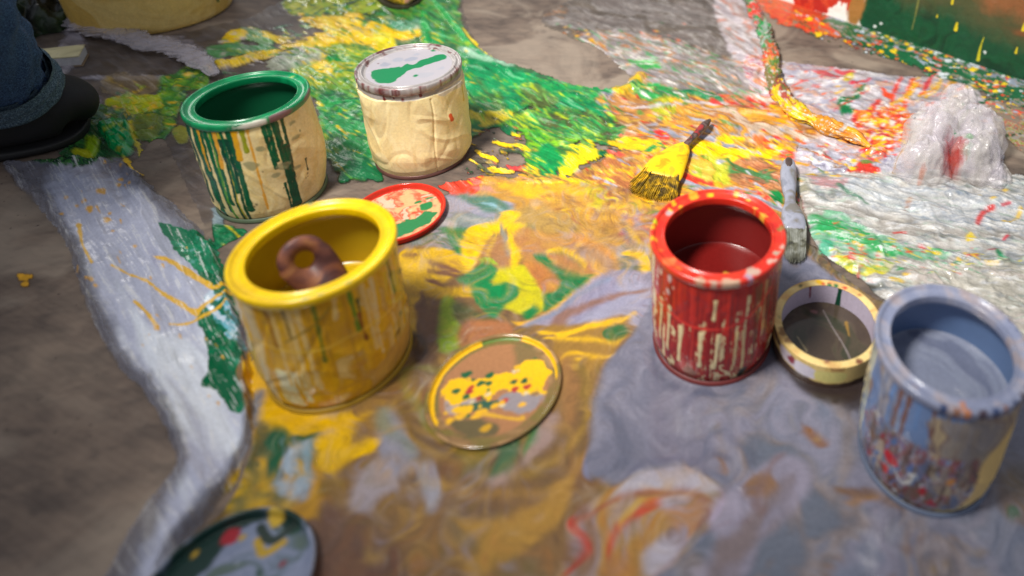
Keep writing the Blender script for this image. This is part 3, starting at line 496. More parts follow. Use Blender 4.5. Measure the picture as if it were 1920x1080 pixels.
g.blob([(980, 494), (1000, 489), (1029, 500), (1056, 530), (1040, 552), (1012, 546), (995, 520)], 'b8743c', 2, 6, mot=[('cf8c3c', .0, 20, 50, 3)], warp=4)
g.blob([(928, 506), (958, 500), (982, 498), (1002, 525), (1020, 570), (1018, 592), (1000, 598), (960, 585), (925, 560)], 'c9c010', 2, 6, mot=[('9ab018', .0, 18, 50, 3)], warp=5)
g.blob([(857, 530), (880, 507), (901, 494), (930, 499), (930, 517), (922, 535), (950, 530), (966, 540), (966, 560), (948, 572), (930, 594), (907, 584), (886, 560), (884, 546)], '0a8044', 4, 3, mot=[('3aa03c', -.02, 22, 30, 2), ('065c40', .0, 22, 30, 2)], warp=6)
g.line([(898, 492), (915, 488), (930, 496)], [2, 4, 2], '9cc02c', 1.5, 3)
g.blob([(982, 590), (1000, 578), (1014, 586), (1004, 602), (990, 606)], '0c7a3c', 3, 4)
g.blob([(852, 572), (832, 575), (820, 660), (844, 664), (870, 640), (856, 600)], '8fb01c', 2, 6, mot=[('c8c41c', .0, 14, 95, 4)], warp=6)
g.blob([(852, 572), (910, 588), (930, 610), (880, 620), (856, 600)], '4c5a34', 3, 10, .9)
g.blob([(858, 625), (885, 600), (930, 600), (960, 612), (955, 640), (870, 660)], 'a86c44', 2, 8)
g.line([(964, 608), (985, 614), (1010, 606), (1040, 585), (1075, 556), (1110, 525), (1128, 512)], [2, 5, 4, 3, 3, 2.5, 2], 'e0a82c', 1.5, 2)
g.mix([(985, 616), (1020, 604), (1052, 577), (1125, 518), (1216, 510), (1220, 575), (1200, 612), (1110, 610), (1034, 616)], [('9795aa', 1.3), ('86809a', .8), ('a59aa6', .7), ('8d7468', .5)], -35, 7, 18, 1, 3, 3, sharp=4)
g.line([(1048, 615), (1060, 595), (1100, 580), (1150, 560), (1214, 548)], [14, 9, 6, 5, 3], '8a6454', 3, 6, .9, warp=4)
g.line([(985, 618), (1040, 592), (1090, 552), (1140, 528)], [3, 5, 5, 4], '7f88a0', 2, 4, .9)
g.blob([(1020, 618), (1100, 608), (1176, 600), (1165, 640), (1145, 668), (1100, 700), (1040, 680), (1040, 640)], '9a7434', 3, 6, mot=[('7d6440', .0, 16, 10, 3)])
g.line([(1010, 630), (1060, 628), (1110, 612), (1165, 606), (1190, 590)], [2, 4, 5, 4, 2], 'e8b61c', 3.5, 1.5)
g.line([(1020, 640), (1060, 637), (1120, 638), (1152, 645), (1172, 634)], [2, 3, 4, 3, 2], 'e6b41c', 2, 1.5)
g.blob([(1134, 622), (1152, 614), (1174, 618), (1172, 634), (1152, 640), (1136, 634)], '08683a', 1.5, 1.5)
g.line([(1052, 700), (1058, 670), (1080, 662), (1110, 668), (1140, 668), (1160, 660)], [2, 3, 3, 4, 3, 2], 'e2ae20', 1.5, 2)
g.drop(1078, 688, 7, 'e8b41c', .9); g.drop(1086, 674, 4, 'e8b41c', .9)
# bottom flows
g.line([(1060, 680), (1075, 760), (1070, 840), (1100, 880)], [14, 24, 20, 12], '9c6f40', 4, 14, .8, warp=10)
g.line([(1085, 690), (1092, 760), (1082, 850)], [8, 12, 8], '80682c', 3, 10, .8, warp=8)
for rr, c, wd in ((1.28, '6d5438', 9), (1.42, '9c7a34', 9), (1.56, '74583a', 12), (1.75, 'a0783c', 12), (1.95, '77593c', 14)):
    t = np.linspace(.25, 2.9, 14); g.line([(925+130*rr*math.cos(a), 730+118*rr*math.sin(a)) for a in t], wd, c, 5, 12, .75, warp=12)
g.blob([(840, 830), (880, 838), (925, 835), (930, 860), (905, 885), (860, 872)], '8c7a30', 3, 12, .8, warp=8)
g.line([(870, 886), (900, 884), (925, 880)], 5, '5a5a34', 2, 8, .8)
g.blob([(943, 815), (979, 816), (975, 850), (966, 882), (943, 901), (928, 895), (940, 860)], '3f6a48', 3, 7, .92, warp=4)  # green reflection in the puddle below the lid, painted as colour
g.line([(1006, 790), (1000, 820), (985, 850)], [6, 8, 4], '2c7a44', 2, 5, .9)  # second green puddle reflection, also painted as colour
g.blob([(1019, 782), (1042, 786), (1036, 820), (1015, 850), (979, 880), (943, 917), (922, 902), (960, 885), (990, 856)], 'a8908c', 3, 9, .75, warp=4)
g.blob([(855, 979), (928, 984), (1001, 950), (1037, 906), (1070, 884), (1078, 900), (1056, 964), (1001, 1030), (928, 1070), (880, 1100), (860, 1070), (890, 1030)], 'b0853a', 5, 14, .95, warp=14, mot=[('a8783c', .0, 12, -50, 4)])
g.mix([(1050, 1060), (1090, 960), (1147, 925), (1200, 890), (1290, 900), (1330, 940), (1250, 1080), (1180, 1150), (1040, 1180)], [('b0783c', 1.2), ('a8843c', .9), ('a08f98', .9), ('8a6a54', .6)], -50, 5, 14, 1, 8, 8, sharp=4, warp=12)
g.blob([(717, 775), (740, 770), (757, 796), (779, 844), (765, 880), (740, 899), (709, 869), (715, 820)], '8f93a8', 4, 9, .9, warp=8, mot=[('7d8a7c', .0, 18, 60, 3)])
g.blob([(666, 925), (700, 869), (722, 870), (746, 920), (710, 940), (690, 970), (664, 960)], 'a8a0aa', 5, 8, .85, warp=6, mot=[('7a6450', .0, 22, -50, 3), ('e8dcdc', -.2, 30, -50, 2)])
g.blob([(768, 882), (785, 875), (808, 876), (822, 900), (828, 935), (815, 971), (800, 966), (790, 925)], 'a3a6b4', 4, 7, .88, warp=6, mot=[('8a7454', .0, 26, 70, 3)])
g.line([(830, 700), (770, 690), (760, 720), (800, 780), (830, 830)], [3, 5, 6, 7, 3], '8d8c3c', 3, 9, .7, warp=8)
g.mix([(560, 960), (700, 980), (760, 1100), (560, 1150), (470, 1080)], [('6a4c40', 1), ('7c5840', .8), ('5c4440', .7), ('8a6a34', .4)], 40, 3, 14, .9, 10, 20, sharp=4)
g.line([(1070, 985), (1067, 997), (1085, 1008), (1096, 1030), (1080, 1052), (1056, 1076)], [7, 8, 6, 8, 6, 4], 'bb3a2a', 2, 4, .95, warp=5)
g.line([(1074, 985), (1147, 955), (1183, 932), (1249, 924)], [6, 4, 5, 5], 'a05a40', 3, 6, .85, warp=5)
g.line([(1135, 1045), (1147, 1008), (1180, 975), (1205, 962), (1227, 944), (1240, 940)], [4, 6, 6, 7, 9, 4], 'c04a30', 2.5, 4, .95, warp=5)
g.line([(1160, 985), (1190, 958), (1210, 940)], [4, 6, 3], 'c8a048', 2, 5, .85)
# below the yellow tin
g.mix([(470, 840), (510, 760), (600, 780), (600, 960), (560, 975), (420, 960)], [('c8941c', 1.2), ('8f7c2c', .8), ('d8ac1c', .8), ('6a6a3c', .5)], 100, 3, 20, .98, 6, 8)
g.blob([(465, 697), (480, 690), (500, 735), (520, 760), (600, 775), (668, 782), (660, 834), (706, 830), (700, 850), (661, 867), (625, 892), (600, 880), (590, 840), (528, 810), (495, 790), (470, 740)], 'eebc0c', 5, 3, mot=[('d09c1c', -.05, 20, 60, 3)], R=.2)
g.blob([(500, 815), (528, 801), (560, 815), (591, 808), (582, 835), (545, 850), (530, 900), (517, 925), (508, 880)], '0c5a38', 5, 5, streak=(95, 6, 60))
g.blob([(538, 850), (560, 830), (584, 835), (582, 938), (545, 935), (522, 925), (530, 890)], '9fb4c8', 4, 5, streak=(95, 6, 70), mot=[('5c8a90', .0, 30, 95, 6), ('dfe4ec', -.1, 30, 95, 5)], R=.15)
g.line([(470, 640), (478, 700), (505, 755), (560, 790), (640, 800), (700, 780)], [6, 10, 12, 12, 10, 4], 'ecb80c', 6, 2, R=.2)
g.blob([(478, 740), (492, 735), (494, 790), (478, 800)], '84848c', 3, 4); g.line([(560, 870), (566, 900)], 5, 'c8a43c', 2, 4)
g.line([(498, 800), (490, 840), (470, 880), (455, 900)], [8, 9, 8, 5], '4a4c2c', 4, 8, .8)
# ---- the blue-grey pour around the red tin, mottled to the right
q = g.mask(GP, 3, seed=44); ID[(q < 0) & (ID == 3)] = 4
g.blob(GP, '7c7c94', 3, 4, grain=20, mot=[('8a89a0', .0, 9, 70, 2), ('6a6a80', -.05, 8, 80, 2)], R=.3)
for a, wd, c in (([(1120, 770), (1150, 790), (1180, 860), (1150, 900)], [8, 10, 16, 6], '676a82'), ([(1205, 700), (1200, 760), (1230, 800)], [5, 4, 3], '9290a6'), ([(1150, 700), (1158, 750), (1190, 780), (1230, 830), (1270, 880)], [2, 2.5, 3, 3, 2], '9694aa'), ([(1215, 655), (1240, 710), (1300, 740), (1380, 745)], [3, 6, 6, 3], '565c78'), ([(1280, 700), (1290, 800), (1285, 860)], 2, '9694ac'), ([(1140, 705), (1120, 760), (1115, 850)], [6, 7, 6], '9492a8')):
    g.line(a, wd, c, 3, 6, .8, warp=6)
g.mix([(1330, 770), (1400, 720), (1480, 690), (1560, 740), (1700, 860), (2150, 900), (2150, 1230), (1180, 1230), (1300, 1030), (1400, 960), (1350, 880)], [('79809a', 1.3), ('9c95ac', 1.2), ('5f6a84', .9), ('a79ea8', .7), ('8d7466', .55), ('6c7488', .7)], 110, 1.6, 13, 1, 14, 30, sharp=5, warp=10, R=.26, h=.0015)
g.mix([(1330, 1040), (1340, 960), (1400, 890), (1480, 860), (1520, 900), (1490, 960), (1440, 1000), (1380, 1100), (1260, 1150)], [('a69bb4', 1.5), ('968da6', 1), ('8a7476', .5)], -45, 2.5, 18, .9, 10, 14, sharp=4, warp=12)
g.blob([(1388, 915), (1410, 892), (1440, 890), (1450, 915), (1430, 935), (1400, 940)], '9c6a34', 5, 7, .95, warp=6, mot=[('7a5448', .0, 20, 0, 1)])
g.line([(1425, 960), (1410, 940), (1440, 880), (1470, 860)], [9, 5, 4, 3], '8a6460', 4, 8, .7, warp=6)
g.blob([(1512, 815), (1526, 806), (1546, 835), (1530, 842)], '9a6230', 3, 4); g.drop(1533, 826, 5, 'c0942c', .8, soft=3)
g.line([(1570, 925), (1610, 935), (1660, 945), (1690, 960)], [5, 9, 9, 5], '8a6038', 5, 6, .9); g.line([(1590, 950), (1640, 945)], 4, 'b07a2c', 3, 4)
g.line([(1350, 800), (1358, 840), (1350, 870)], [3, 5, 4], '8a7458', 3, 6, .7, warp=5); g.line([(1350, 868), (1356, 892)], 5, '97683c', 3, 5)
g.blob([(1147, 939), (1170, 912), (1198, 893), (1256, 876), (1305, 888), (1345, 922), (1300, 930), (1240, 920), (1180, 936)], 'b0adba', 3, 8, .95, streak=(-25, 8, 40), mot=[('8f8da4', .0, 16, -20, 6)])
g.line([(1180, 902), (1230, 868), (1290, 868), (1335, 905)], [3, 4, 4, 3], '6a6784', 2, 5, .8)
g.line([(1180, 938), (1250, 926), (1310, 932), (1330, 960), (1300, 1000)], [3, 5, 6, 5, 5], '8c5a4a', 4, 7, .85, warp=6)
g.mix([(1240, 935), (1310, 938), (1320, 970), (1280, 1030), (1220, 1080), (1200, 1040), (1250, 985)], [('b3adba', 1.4), ('9a8f9c', .7), ('a87a54', .5)], -50, 2, 22, .92, 8, 8, warp=8)
g.mix([(1880, 880), (2150, 860), (2150, 1000), (1960, 990), (1890, 960)], [('7a5c40', 1), ('8a7048', .8), ('6f6a70', .8), ('9a7a3c', .5)], 60, 2, 20, .9, 10, 14, warp=8)
g.drop(1905, 960, 12, '2f6a3c', 1, soft=5); g.drop(1790, 1010, 9, 'b0823c', .7, soft=5); g.drop(1700, 1030, 14, '8a6a5c', .8, soft=8, op=.8)
g.drops([(1600, 990), (1900, 1000), (1900, 1100), (1500, 1100)], 16, ['8f6a50', 'b3adb8', '6a7288', '9a7a3c'], (5, 16), .8, soft=8, op=.75)
# dark wet band round the tape roll, its reflection painted in
g.blob([(1448, 640), (1470, 690), (1530, 735), (1600, 752), (1625, 700), (1600, 640), (1520, 560), (1460, 570)], '4c3c38', 4, 10, .92)
# ---- the big clear sheet on the right
g.mix(R_SHEET, [('a9a39c', 1.1), ('c4beb8', 1.2), ('dcdad4', .8), ('8f96a0', .6), ('96968a', .6)], 13, 6, 36, .93, 4, 2, R=.2, sharp=5, h=.004)
g.mix([(1560, 335), (1700, 350), (1900, 370), (1960, 440), (1800, 430), (1650, 400), (1580, 370)], [('c4c6c8', 1), ('98a4b4', .9), ('e4e2de', .6), ('7c8ca0', .5)], 14, 8, 40, .75, 10, 14, sharp=6, h=.004, R=.16)
g.blob([(1516, 334), (1560, 336), (1590, 340), (1565, 362), (1540, 356)], 'b8858a', 6, 5, .85, streak=(20, 6, 140), mot=[('9a6060', .0, 60, 20, 4)])
g.line([(1570, 352), (1600, 370), (1625, 385)], [3, 5, 3], '3f7a5c', 3, 3, .85)
g.blob([(1514, 408), (1545, 402), (1575, 408), (1619, 430), (1674, 458), (1740, 474), (1790, 478), (1730, 492), (1674, 482), (1650, 492), (1600, 480), (1560, 468), (1530, 455), (1518, 432)], '6fb08a', 8, 5, .88, streak=(22, 10, 120), mot=[('1f9a50', .08, 40, 22, 4), ('b9c8a8', -.1, 50, 22, 4)])
g.blob([(1520, 420), (1563, 418), (1619, 440), (1680, 468), (1690, 480), (1650, 478), (1600, 462), (1550, 448), (1530, 440)], '1fa052', 7, 3, .9, streak=(24, 9, 130), mot=[('6ab88a', -.05, 60, 24, 4)])
g.blob([(1540, 455), (1560, 462), (1555, 480), (1535, 474)], '3cb08a', 4, 3, .85)
g.mix([(1560, 486), (1620, 486), (1672, 494), (1668, 514), (1636, 520), (1590, 512)], [('d8cc1c', 1.3), ('a0b83c', .8), ('d0c8a0', .6)], 15, 4, 60, .9, 6, 2)
for a, wd, c in (([(1860, 392), (1848, 398), (1836, 412), (1831, 424)], 5, 'cc3430'), ([(1675, 442), (1690, 440), (1697, 440)], 2.5, 'c04038'), ([(1878, 390), (1892, 386)], 3, 'c43c4c'), ([(1912, 398), (1906, 412), (1890, 420), (1878, 420)], [5, 3, 1.5, 1], 'dcb428'), ([(1880, 455), (1888, 447)], 3, 'c83848'), ([(1850, 476), (1868, 474)], 1.6, '8a2c3c'), ([(1868, 478), (1875, 484)], 4, '0c7a4c'), ([(1790, 498), (1800, 500)], 4, '0c8050'), ([(1735, 474), (1760, 478)], 4, 'e0c028'), ([(1600, 462), (1612, 470), (1620, 478)], 4, 'e0b020'), ([(1615, 474), (1622, 480)], 4, 'd0402c'), ([(1645, 482), (1652, 484)], 4, 'd04030'), ([(1592, 490), (1598, 494)], 5, 'd84030'), ([(1725, 463), (1733, 466)], 3, 'c04040'), ([(1700, 386), (1706, 380), (1698, 396)], 4, 'a88068'), ([(1610, 510), (1608, 522)], 3, 'b04038'), ([(1670, 530), (1690, 534)], 5, 'dcb83c'), ([(1600, 532), (1616, 538)], 4, 'dcb428'), ([(1850, 500), (1866, 502)], 5, 'd8b860')):
    g.line(a, wd, c, 1.5, 1.4, .95)
g.drop(1818, 453, 10, 'e4c414', .9); g.drop(1860, 378, 5, 'dcb848'); g.drop(1884, 358, 5, 'dcb848'); g.drop(1880, 343, 4, 'dcb060'); g.drop(1835, 372, 4, 'd8c070')
g.mix([(1700, 510), (1850, 505), (1960, 510), (2150, 540), (2150, 800), (1960, 680), (1850, 600), (1720, 560)], [('b3ada0', 1), ('cfc9bc', 1), ('a09a8c', .7), ('c4b8b0', .5)], 30, 3, 40, .8, 8, 8, sharp=5, h=.006, R=.18)
g.line([(1520, 470), (1550, 500), (1600, 530), (1640, 545)], [5, 8, 8, 5], '4f4c42', 4, 3, .9)
# short pulls and specks of paint everywhere on the film
def flecks(pts, n, cols, ang, L, wd, soft=1.1, op=.95, rough=2.2):
    P = smooth_poly(np.array(pts, float)); x0, y0 = P.min(0); x1, y1 = P.max(0); c = 0; B = np.roll(P, -1, 0)
    while c < n:
        x, y = RNG.uniform(x0, x1), RNG.uniform(y0, y1)
        if (((P[:, 1] > y) != (B[:, 1] > y)) & (x < (B[:, 0]-P[:, 0])*(y-P[:, 1])/(B[:, 1]-P[:, 1]+1e-9)+P[:, 0])).sum() % 2 == 0: continue
        c += 1; l = RNG.uniform(*L)*RNG.uniform(.3, 1); a = math.radians(ang+RNG.normal(0, 12)); w_ = RNG.uniform(*wd)*RNG.uniform(.5, 1)
        P2 = np.array([(x, y), (x+l*math.cos(a), y+l*math.sin(a))]); sl = g.sl(P2, w_+rough+3)
        if sl is None: continue
        d = g.dist(P2, sl, False, [w_, w_*.4], 0); g.lay(sl, d, cols[RNG.integers(len(cols))], rough, soft, op, 130, None, None, .25, .0008)
WARM = [YE, YO, 'c8862c', 'd8602c', '8f8f9c', '9a6a3c', 'b8a08a', 'e8a030', '7c5a3c', 'a8a8b4', 'c8342c', '5a7a34']
flecks([(1120, 190), (1300, 178), (1480, 198), (1560, 245), (1640, 280), (1640, 330), (1490, 345), (1480, 460), (1260, 440), (1110, 400), (1080, 330), (1160, 250)], 430, WARM, 20, (8, 40), (1, 4.5))
flecks([(1000, 60), (1180, 60), (1400, 120), (1480, 195), (1300, 185), (1120, 160)], 260, ['4f8a58', 'a8a0a4', 'd8d0cc', '9a7a50', 'c87a3c', '7a6c60', 'c8c0b8', '2f8a4c'], 22, (10, 46), (.8, 3), op=.8)
flecks([(860, 120), (960, 130), (1130, 175), (1150, 225), (1080, 300), (990, 340), (960, 240), (880, 205)], 300, ['0a6a3c', '2f9a48', '7ab51c', '4a5a2c', '0c8a4c', 'b0c41c', '155a34', '6aa048'], 36, (8, 34), (.8, 3.5), op=.85)
flecks([(545, 20), (800, 20), (890, 100), (860, 200), (690, 330), (610, 300), (600, 210), (520, 120)], 420, ['1c7a3c', '8fb01c', 'd8c80c', '0e6a3e', '5a9a40', '3c5a30', 'a8c0a0', 'e8c40c', '2c8444'], 28, (6, 30), (.8, 3.5), op=.85)
flecks([(390, 90), (470, 50), (560, 70), (620, 130), (500, 120), (400, 140)], 120, ['5c9a48', 'dcb92a', 'b3aaa2', '8fb04c', '2f7a44', 'c8c0c0'], -4, (8, 40), (.8, 2.6), op=.85)
flecks([(870, 240), (990, 250), (1000, 345), (880, 350)], 70, [YE, '44573a', '0d6a3c', 'c94040', 'd8b01c', '8a7a6a'], 8, (4, 20), (.8, 2.4))
flecks([(960, 320), (1060, 330), (1200, 300), (1210, 400), (1000, 400)], 160, ['e8a828', 'c08a3c', 'a8663a', 'd8b82c', 'eab024', '8f6a40', 'f0c010'], 16, (10, 50), (.8, 3))
flecks([(1440, 125), (1600, 132), (1800, 155), (1700, 260), (1660, 300), (1520, 300), (1540, 250)], 240, ['d83a34', 'e4622c', 'e8e0dc', 'c8c0cc', 'ecb81c', 'b8a8b4', 'c04050', 'f0ece8', 'a8a0b0', 'd8502c'], -24, (5, 26), (.7, 3))
flecks([(1600, 210), (1700, 200), (1690, 270), (1620, 300)], 160, ['d83a2a', 'ecc01c', 'e4702c', 'd8d0cc', 'b81c2c', 'f0c41c'], 10, (5, 24), (1, 3.6))
flecks(R_SHEET, 900, ['e4e0da', 'c4c6cc', '8f9aa8', 'f0ece6', 'a8a49c', '7f8a94', 'c8c4b8', 'b8c8c0', '9ab0a0'], 14, (14, 70), (.6, 2.6), op=.6, soft=2)
flecks([(1530, 420), (1700, 460), (1900, 480), (1900, 500), (1640, 530), (1560, 500)], 160, ['2fa05a', 'd8cc2c', '8fc8a0', 'd04838', 'e0b838', '4cb080', 'c8d8c0'], 16, (6, 34), (.8, 2.6), op=.85)
flecks([(1480, 20), (1600, 50), (1940, 160), (1930, 230), (1720, 140), (1500, 62)], 230, ['0b5a34', '0b5a34', YE, 'c8cfd4', 'd8602c', '94a0b0', '187044', '8a7a6a', 'd83a2c'], 18, (4, 24), (.7, 2.8))
flecks([(190, 180), (330, 140), (390, 150), (340, 240), (280, 300), (190, 300)], 120, ['8fae1c', '2f7a30', 'd0a81c', '1c5a2c', '5a9a2c', 'c8c82c'], -20, (5, 24), (.8, 3))
flecks([(480, 840), (600, 800), (640, 860), (560, 960), (440, 940)], 50, ['d8a81c', '4a4c2c', '9fb4c8', 'c8941c', '0c5a38'], 95, (10, 40), (1.5, 4), soft=3)
flecks([(150, 330), (250, 320), (400, 560), (420, 760), (250, 640)], 26, ['e2a830'], 60, (2, 14), (1, 3), soft=2.5, op=.85)
# darker scuffs left on the bare floor
g.A = np.clip(g.A, 0, 1)

veins([3], ['6a4f38', 'a07c3c', '8f8890', '5c4634', 'b08a48', '80703c', 'a89888'], 8, 15, .42, 240)
veins([3], ['5c4432', 'c09a50', '9a9098', '6a5a2c', 'a87038', '4c3c34', 'b8a890', '7a4a34'], 6, 24, .42, 280)
veins([4], ['8f90a8', '666a84', 'a8a0b4', '8c7868', '5a6482', '9a98ac', 'b4acb8'], 7, 22, .5, 260)
g.blob([(1452, 650), (1480, 715), (1540, 758), (1610, 768), (1650, 740), (1640, 690), (1560, 700), (1500, 670)], '3c2e2a', 5, 10, .92)  # roll's dark reflection in the wet pour, painted in front of it
# ---- paint drawn out along the pull of the film and the swirl of the pours
def smear_dirs():
    psi = fbm(WX*7, WY*7, 140, 3)+.35*fbm(WX*22, WY*22, 150, 2); gy, gx = np.gradient(psi); vx, vy = gy, -gx
    m_ = np.hypot(vx, vy)+1e-9; vx /= m_; vy /= m_
    wob = .5*fbm(WX*14, WY*14, 160, 3)
    for i, a in ((1, 62), (2, 26), (5, 14), (6, 12), (7, 20)):
        q = ID == i; aa = math.radians(a)+wob[q]*(1.5 if i == 2 else .8); vx[q] = np.cos(aa); vy[q] = np.sin(aa)
    return vx, vy
vx, vy = smear_dirs(); JJ, II = np.meshgrid(np.arange(g.nv), np.arange(g.nu), indexing='ij')
def lic(F_, n):
    out = F_.copy(); c = 1
    for sg in (1, -1):
        x = II.astype(float); y = JJ.astype(float)
        for k in range(n):
            xi = np.clip(np.rint(x).astype(int), 0, g.nu-1); yi = np.clip(np.rint(y).astype(int), 0, g.nv-1)
            x = x+sg*vx[yi, xi]; y = y+sg*vy[yi, xi]
            xi = np.clip(np.rint(x).astype(int), 0, g.nu-1); yi = np.clip(np.rint(y).astype(int), 0, g.nv-1); out = out+F_[yi, xi]; c += 1
    return out/c
pour = (ID == 3) | (ID == 4)
wa_ = 3+3*np.clip((g.Vv-640)/120, 0, 1); w1 = fbm(WX*22, WY*22, 171, 2)*wa_; w2 = fbm(WX*22, WY*22, 181, 2)*wa_
xi = np.clip(np.rint(II+w1).astype(int), 0, g.nu-1); yi = np.clip(np.rint(JJ+w2).astype(int), 0, g.nv-1)
okw = pour & (ID[yi, xi] >= 3) & (ID[yi, xi] <= 4); g.C[okw] = g.C[yi, xi][okw]
N_ = RNG.normal(0, 1, g.U.shape)+1.2*perlin(II/3., JJ/3., 9)+1.6*perlin(II/8., JJ/8., 11); N_ = lic(N_, 9); N_ /= N_.std()
C3 = lic(g.C, 3); C9 = lic(g.C, 6); k9 = np.clip((g.Vv-640)/100, 0, 1)[..., None]; C3 = C3*(1-k9)+C9*k9; k3 = pour[..., None]*.8; g.C = g.C*(1-k3)+C3*k3
C2 = lic(g.C, 2); k2 = ((ID == 2) | (ID == 5) | (ID == 6))[..., None]*.7; g.C = g.C*(1-k2)+C2*k2
g.A[(ID == 8)] *= (g.C[ID == 8].sum(1) > .2)
amp = np.select([ID == 1, ID == 2, ID == 5, ID == 6, ID == 7, pour], [.045, .15, .13, .13, .1, .04], 0)
g.C = np.clip(g.C*(1+amp*N_)[..., None], .002, .93)
hi = np.clip((N_-1.1)*1.2, 0, 1)*np.select([(ID == 5) | (ID == 1), ID == 6, ID == 2], [.6, .45, .12], 0); g.C = g.C*(1-hi[..., None])+.8*hi[..., None]  # white highlights of the film painted into its colour

for i, k, ds in ((4, .74, .25), (3, .9, 0), (5, .82, 0), (6, .9, 0)):
    q = ID == i; c_ = g.C[q]*k; g.C[q] = c_*(1-ds)+c_.mean(1, keepdims=True)*ds
g.R[pour] *= .5
# ---- heights: folds of film, thickness of poured paint
def rot(a): r = math.radians(a); return WX*math.cos(r)+WY*math.sin(r), -WX*math.sin(r)+WY*math.cos(r)
fade = np.clip(EDGE/14, 0, 1); Z = g.Z.copy()
a1 = _conv(300, 560, 63); xs, ys = rot(a1)
Z1 = .007*ridge(xs*2.4, ys*15, 3, 2)+.0014*ridge(xs*4, ys*36, 8, 2)+.004*fbm(WX*12, WY*12, 4)
a2 = _conv(1100, 200, 24); xs, ys = rot(a2)
Z2 = .0030*ridge(xs*5, ys*20, 13, 2)+.0006*ridge(xs*16, ys*60, 18, 2)
a5 = _conv(1700, 430, 14); xs, ys = rot(a5)
Z5 = .0045*ridge(xs*4, ys*24, 23, 2)+.0011*ridge(xs*12, ys*70, 28, 2)+.002*ridge(WX*16, WY*16, 33, 2)
Z3 = .0015+.0007*fbm(WX*9, WY*9, 50, 3)
Zs = np.select([ID == 1, ID == 2, ID == 5, ID == 6, ID == 3, ID == 4, ID == 7], [Z1, Z2, Z5, Z2*1.1, Z3, Z3, Z3*.4], 0)
hl = np.exp(-((EDGE-10)/9)**2)*(ID == 1)*.006       # rolled hem of the left sheet
Z = .0008+np.maximum(Zs+Z+hl+N_*np.select([ID == 1, ID == 2, ID == 5, ID == 6, pour], [.00012, .0003, .0003, .0004, 0], 0), 0)*fade*np.clip(g.A*1.6, .25, 1)
M_ = pour.astype(float)
for _k in range(14): M_ = (M_+np.roll(M_, 1, 0)+np.roll(M_, -1, 0)+np.roll(M_, 1, 1)+np.roll(M_, -1, 1))/5
Z = np.where(pour, Z, .0012+(Z-.0012)*np.clip(1-2.1*M_, 0, 1))
# level out where things stand
# ================================================================== tins
TINS = dict(green=(-.4903, .5811, .0531, .1184), lidded=(-.3702, .6657, .0534, .1178), yellow=(-.3113, .3921, .0552, .1186), red=(-.0135, .4418, .0552, .1171), grey=(.1557, .3514, .0539, .1158))
def flat(x, y, r, z=.0):
    global Z
    d = np.hypot(WX-x, WY-y); f = np.clip((d-r)/.012, 0, 1); Z = Z*f+np.minimum(Z, .001+z)*(1-f)
LIDR = V(746, 397, .008); LIDM = V(927, 719, .008); LIDB = V(424, 1108, .008); ROLL_C = V(1553, 603, .024)
for k_, t in TINS.items(): flat(t[0], t[1], t[2]*.95)
for l_ in (LIDR, LIDM, LIDB, ROLL_C): flat(l_.x, l_.y, .05)
cells = lambda A: (A[:-1, :-1], A[:-1, 1:], A[1:, 1:], A[1:, :-1])
PG_ = np.stack([WX, WY, Z], -1); amax = np.maximum.reduce(cells(g.A)); idc = ID[:-1, :-1]
film = paint_mat('painted_plastic_film', True, 90, .12, 0, .001, .4); poured = paint_mat('poured_paint', False, 30, .08, .0, .001, .5); white_film = paint_mat('milky_plastic_film', True, 70, .15, 0, .001, .35)
SH = {1: ('plastic_sheet', 'milky white plastic sheet with yellow drips and a green smear, left of yellow tin', 'plastic sheet', white_film, None),
      2: ('plastic_sheet', 'large clear plastic sheet smeared green and yellow under the silver-lidded tin', 'plastic sheet', film, None),
      3: ('paint_pour', 'marbled brown, ochre and yellow poured paint around the flat lid between yellow and red tins', 'paint puddle', poured, 'stuff'),
      4: ('paint_pour', 'blue grey poured paint spreading in front of the red tin and under the grey tin', 'paint puddle', poured, 'stuff'),
      5: ('plastic_sheet', 'pale clear wrinkled plastic sheet with a green streak and red dashes, above the grey tin', 'plastic sheet', film, None),
      6: ('plastic_sheet', 'small lilac plastic sheet with ruled red and yellow stripes, left of the crumpled clear bag', 'plastic sheet', film, None),
      8: ('paint_splash', 'small yellow paint splash alone on the bare floor, left of the white sheet', 'paint splash', film, None),
      7: ('paint_spatter', 'green, yellow and orange paint spattered on the floor along the foot of the canvas', 'paint spatter', film, 'stuff')}
for i, (nm, lb, ct, mt_, kd) in SH.items():
    me = grid_mesh(nm, PG_, (idc == i) & (amax > .02), g.C, g.R, g.A if i in (1, 2, 5, 6, 7, 8) else None)
    tag(link(nm, me, mt_), lb, ct, kind=kd)
del g, _W

tinpaint = paint_mat('paint_on_tin', False, 60, .1, .05, .0008, .4)
wet = paint_mat('wet_paint', False, 60, .08, .12, .0006)
bare = plain('bare_tin_metal', '8f8a88', .32, .9, 90, .15, .2, 50)
def disc(R): return Painter(-R*1030, R*1030, -R*1030, R*1030, 260, 260, .001)
def sample(p, x, y):
    i = np.clip(np.rint((x-p.u[0])/p.du).astype(int), 0, p.nu-1); j = np.clip(np.rint((y-p.v[0])/p.dv).astype(int), 0, p.nv-1)
    return p.C[j, i], p.R[j, i]
def lathe_part(name, prof, root, mat, dp=None, seg=160, side=None, wob=None, dz=None):
    """prof in metres; dp = painting seen from above (mm), side = painting round the wall (mm round, mm down)"""
    P = lathe(prof, seg)
    if wob is not None: P = wob(P)
    col = rg = None
    if dp is not None: col, rg = sample(dp, P[..., 0]*1000, -P[..., 1]*1000)
    me = grid_mesh(name, P, None, col, rg, None, True); return link(name, me, mat, root)
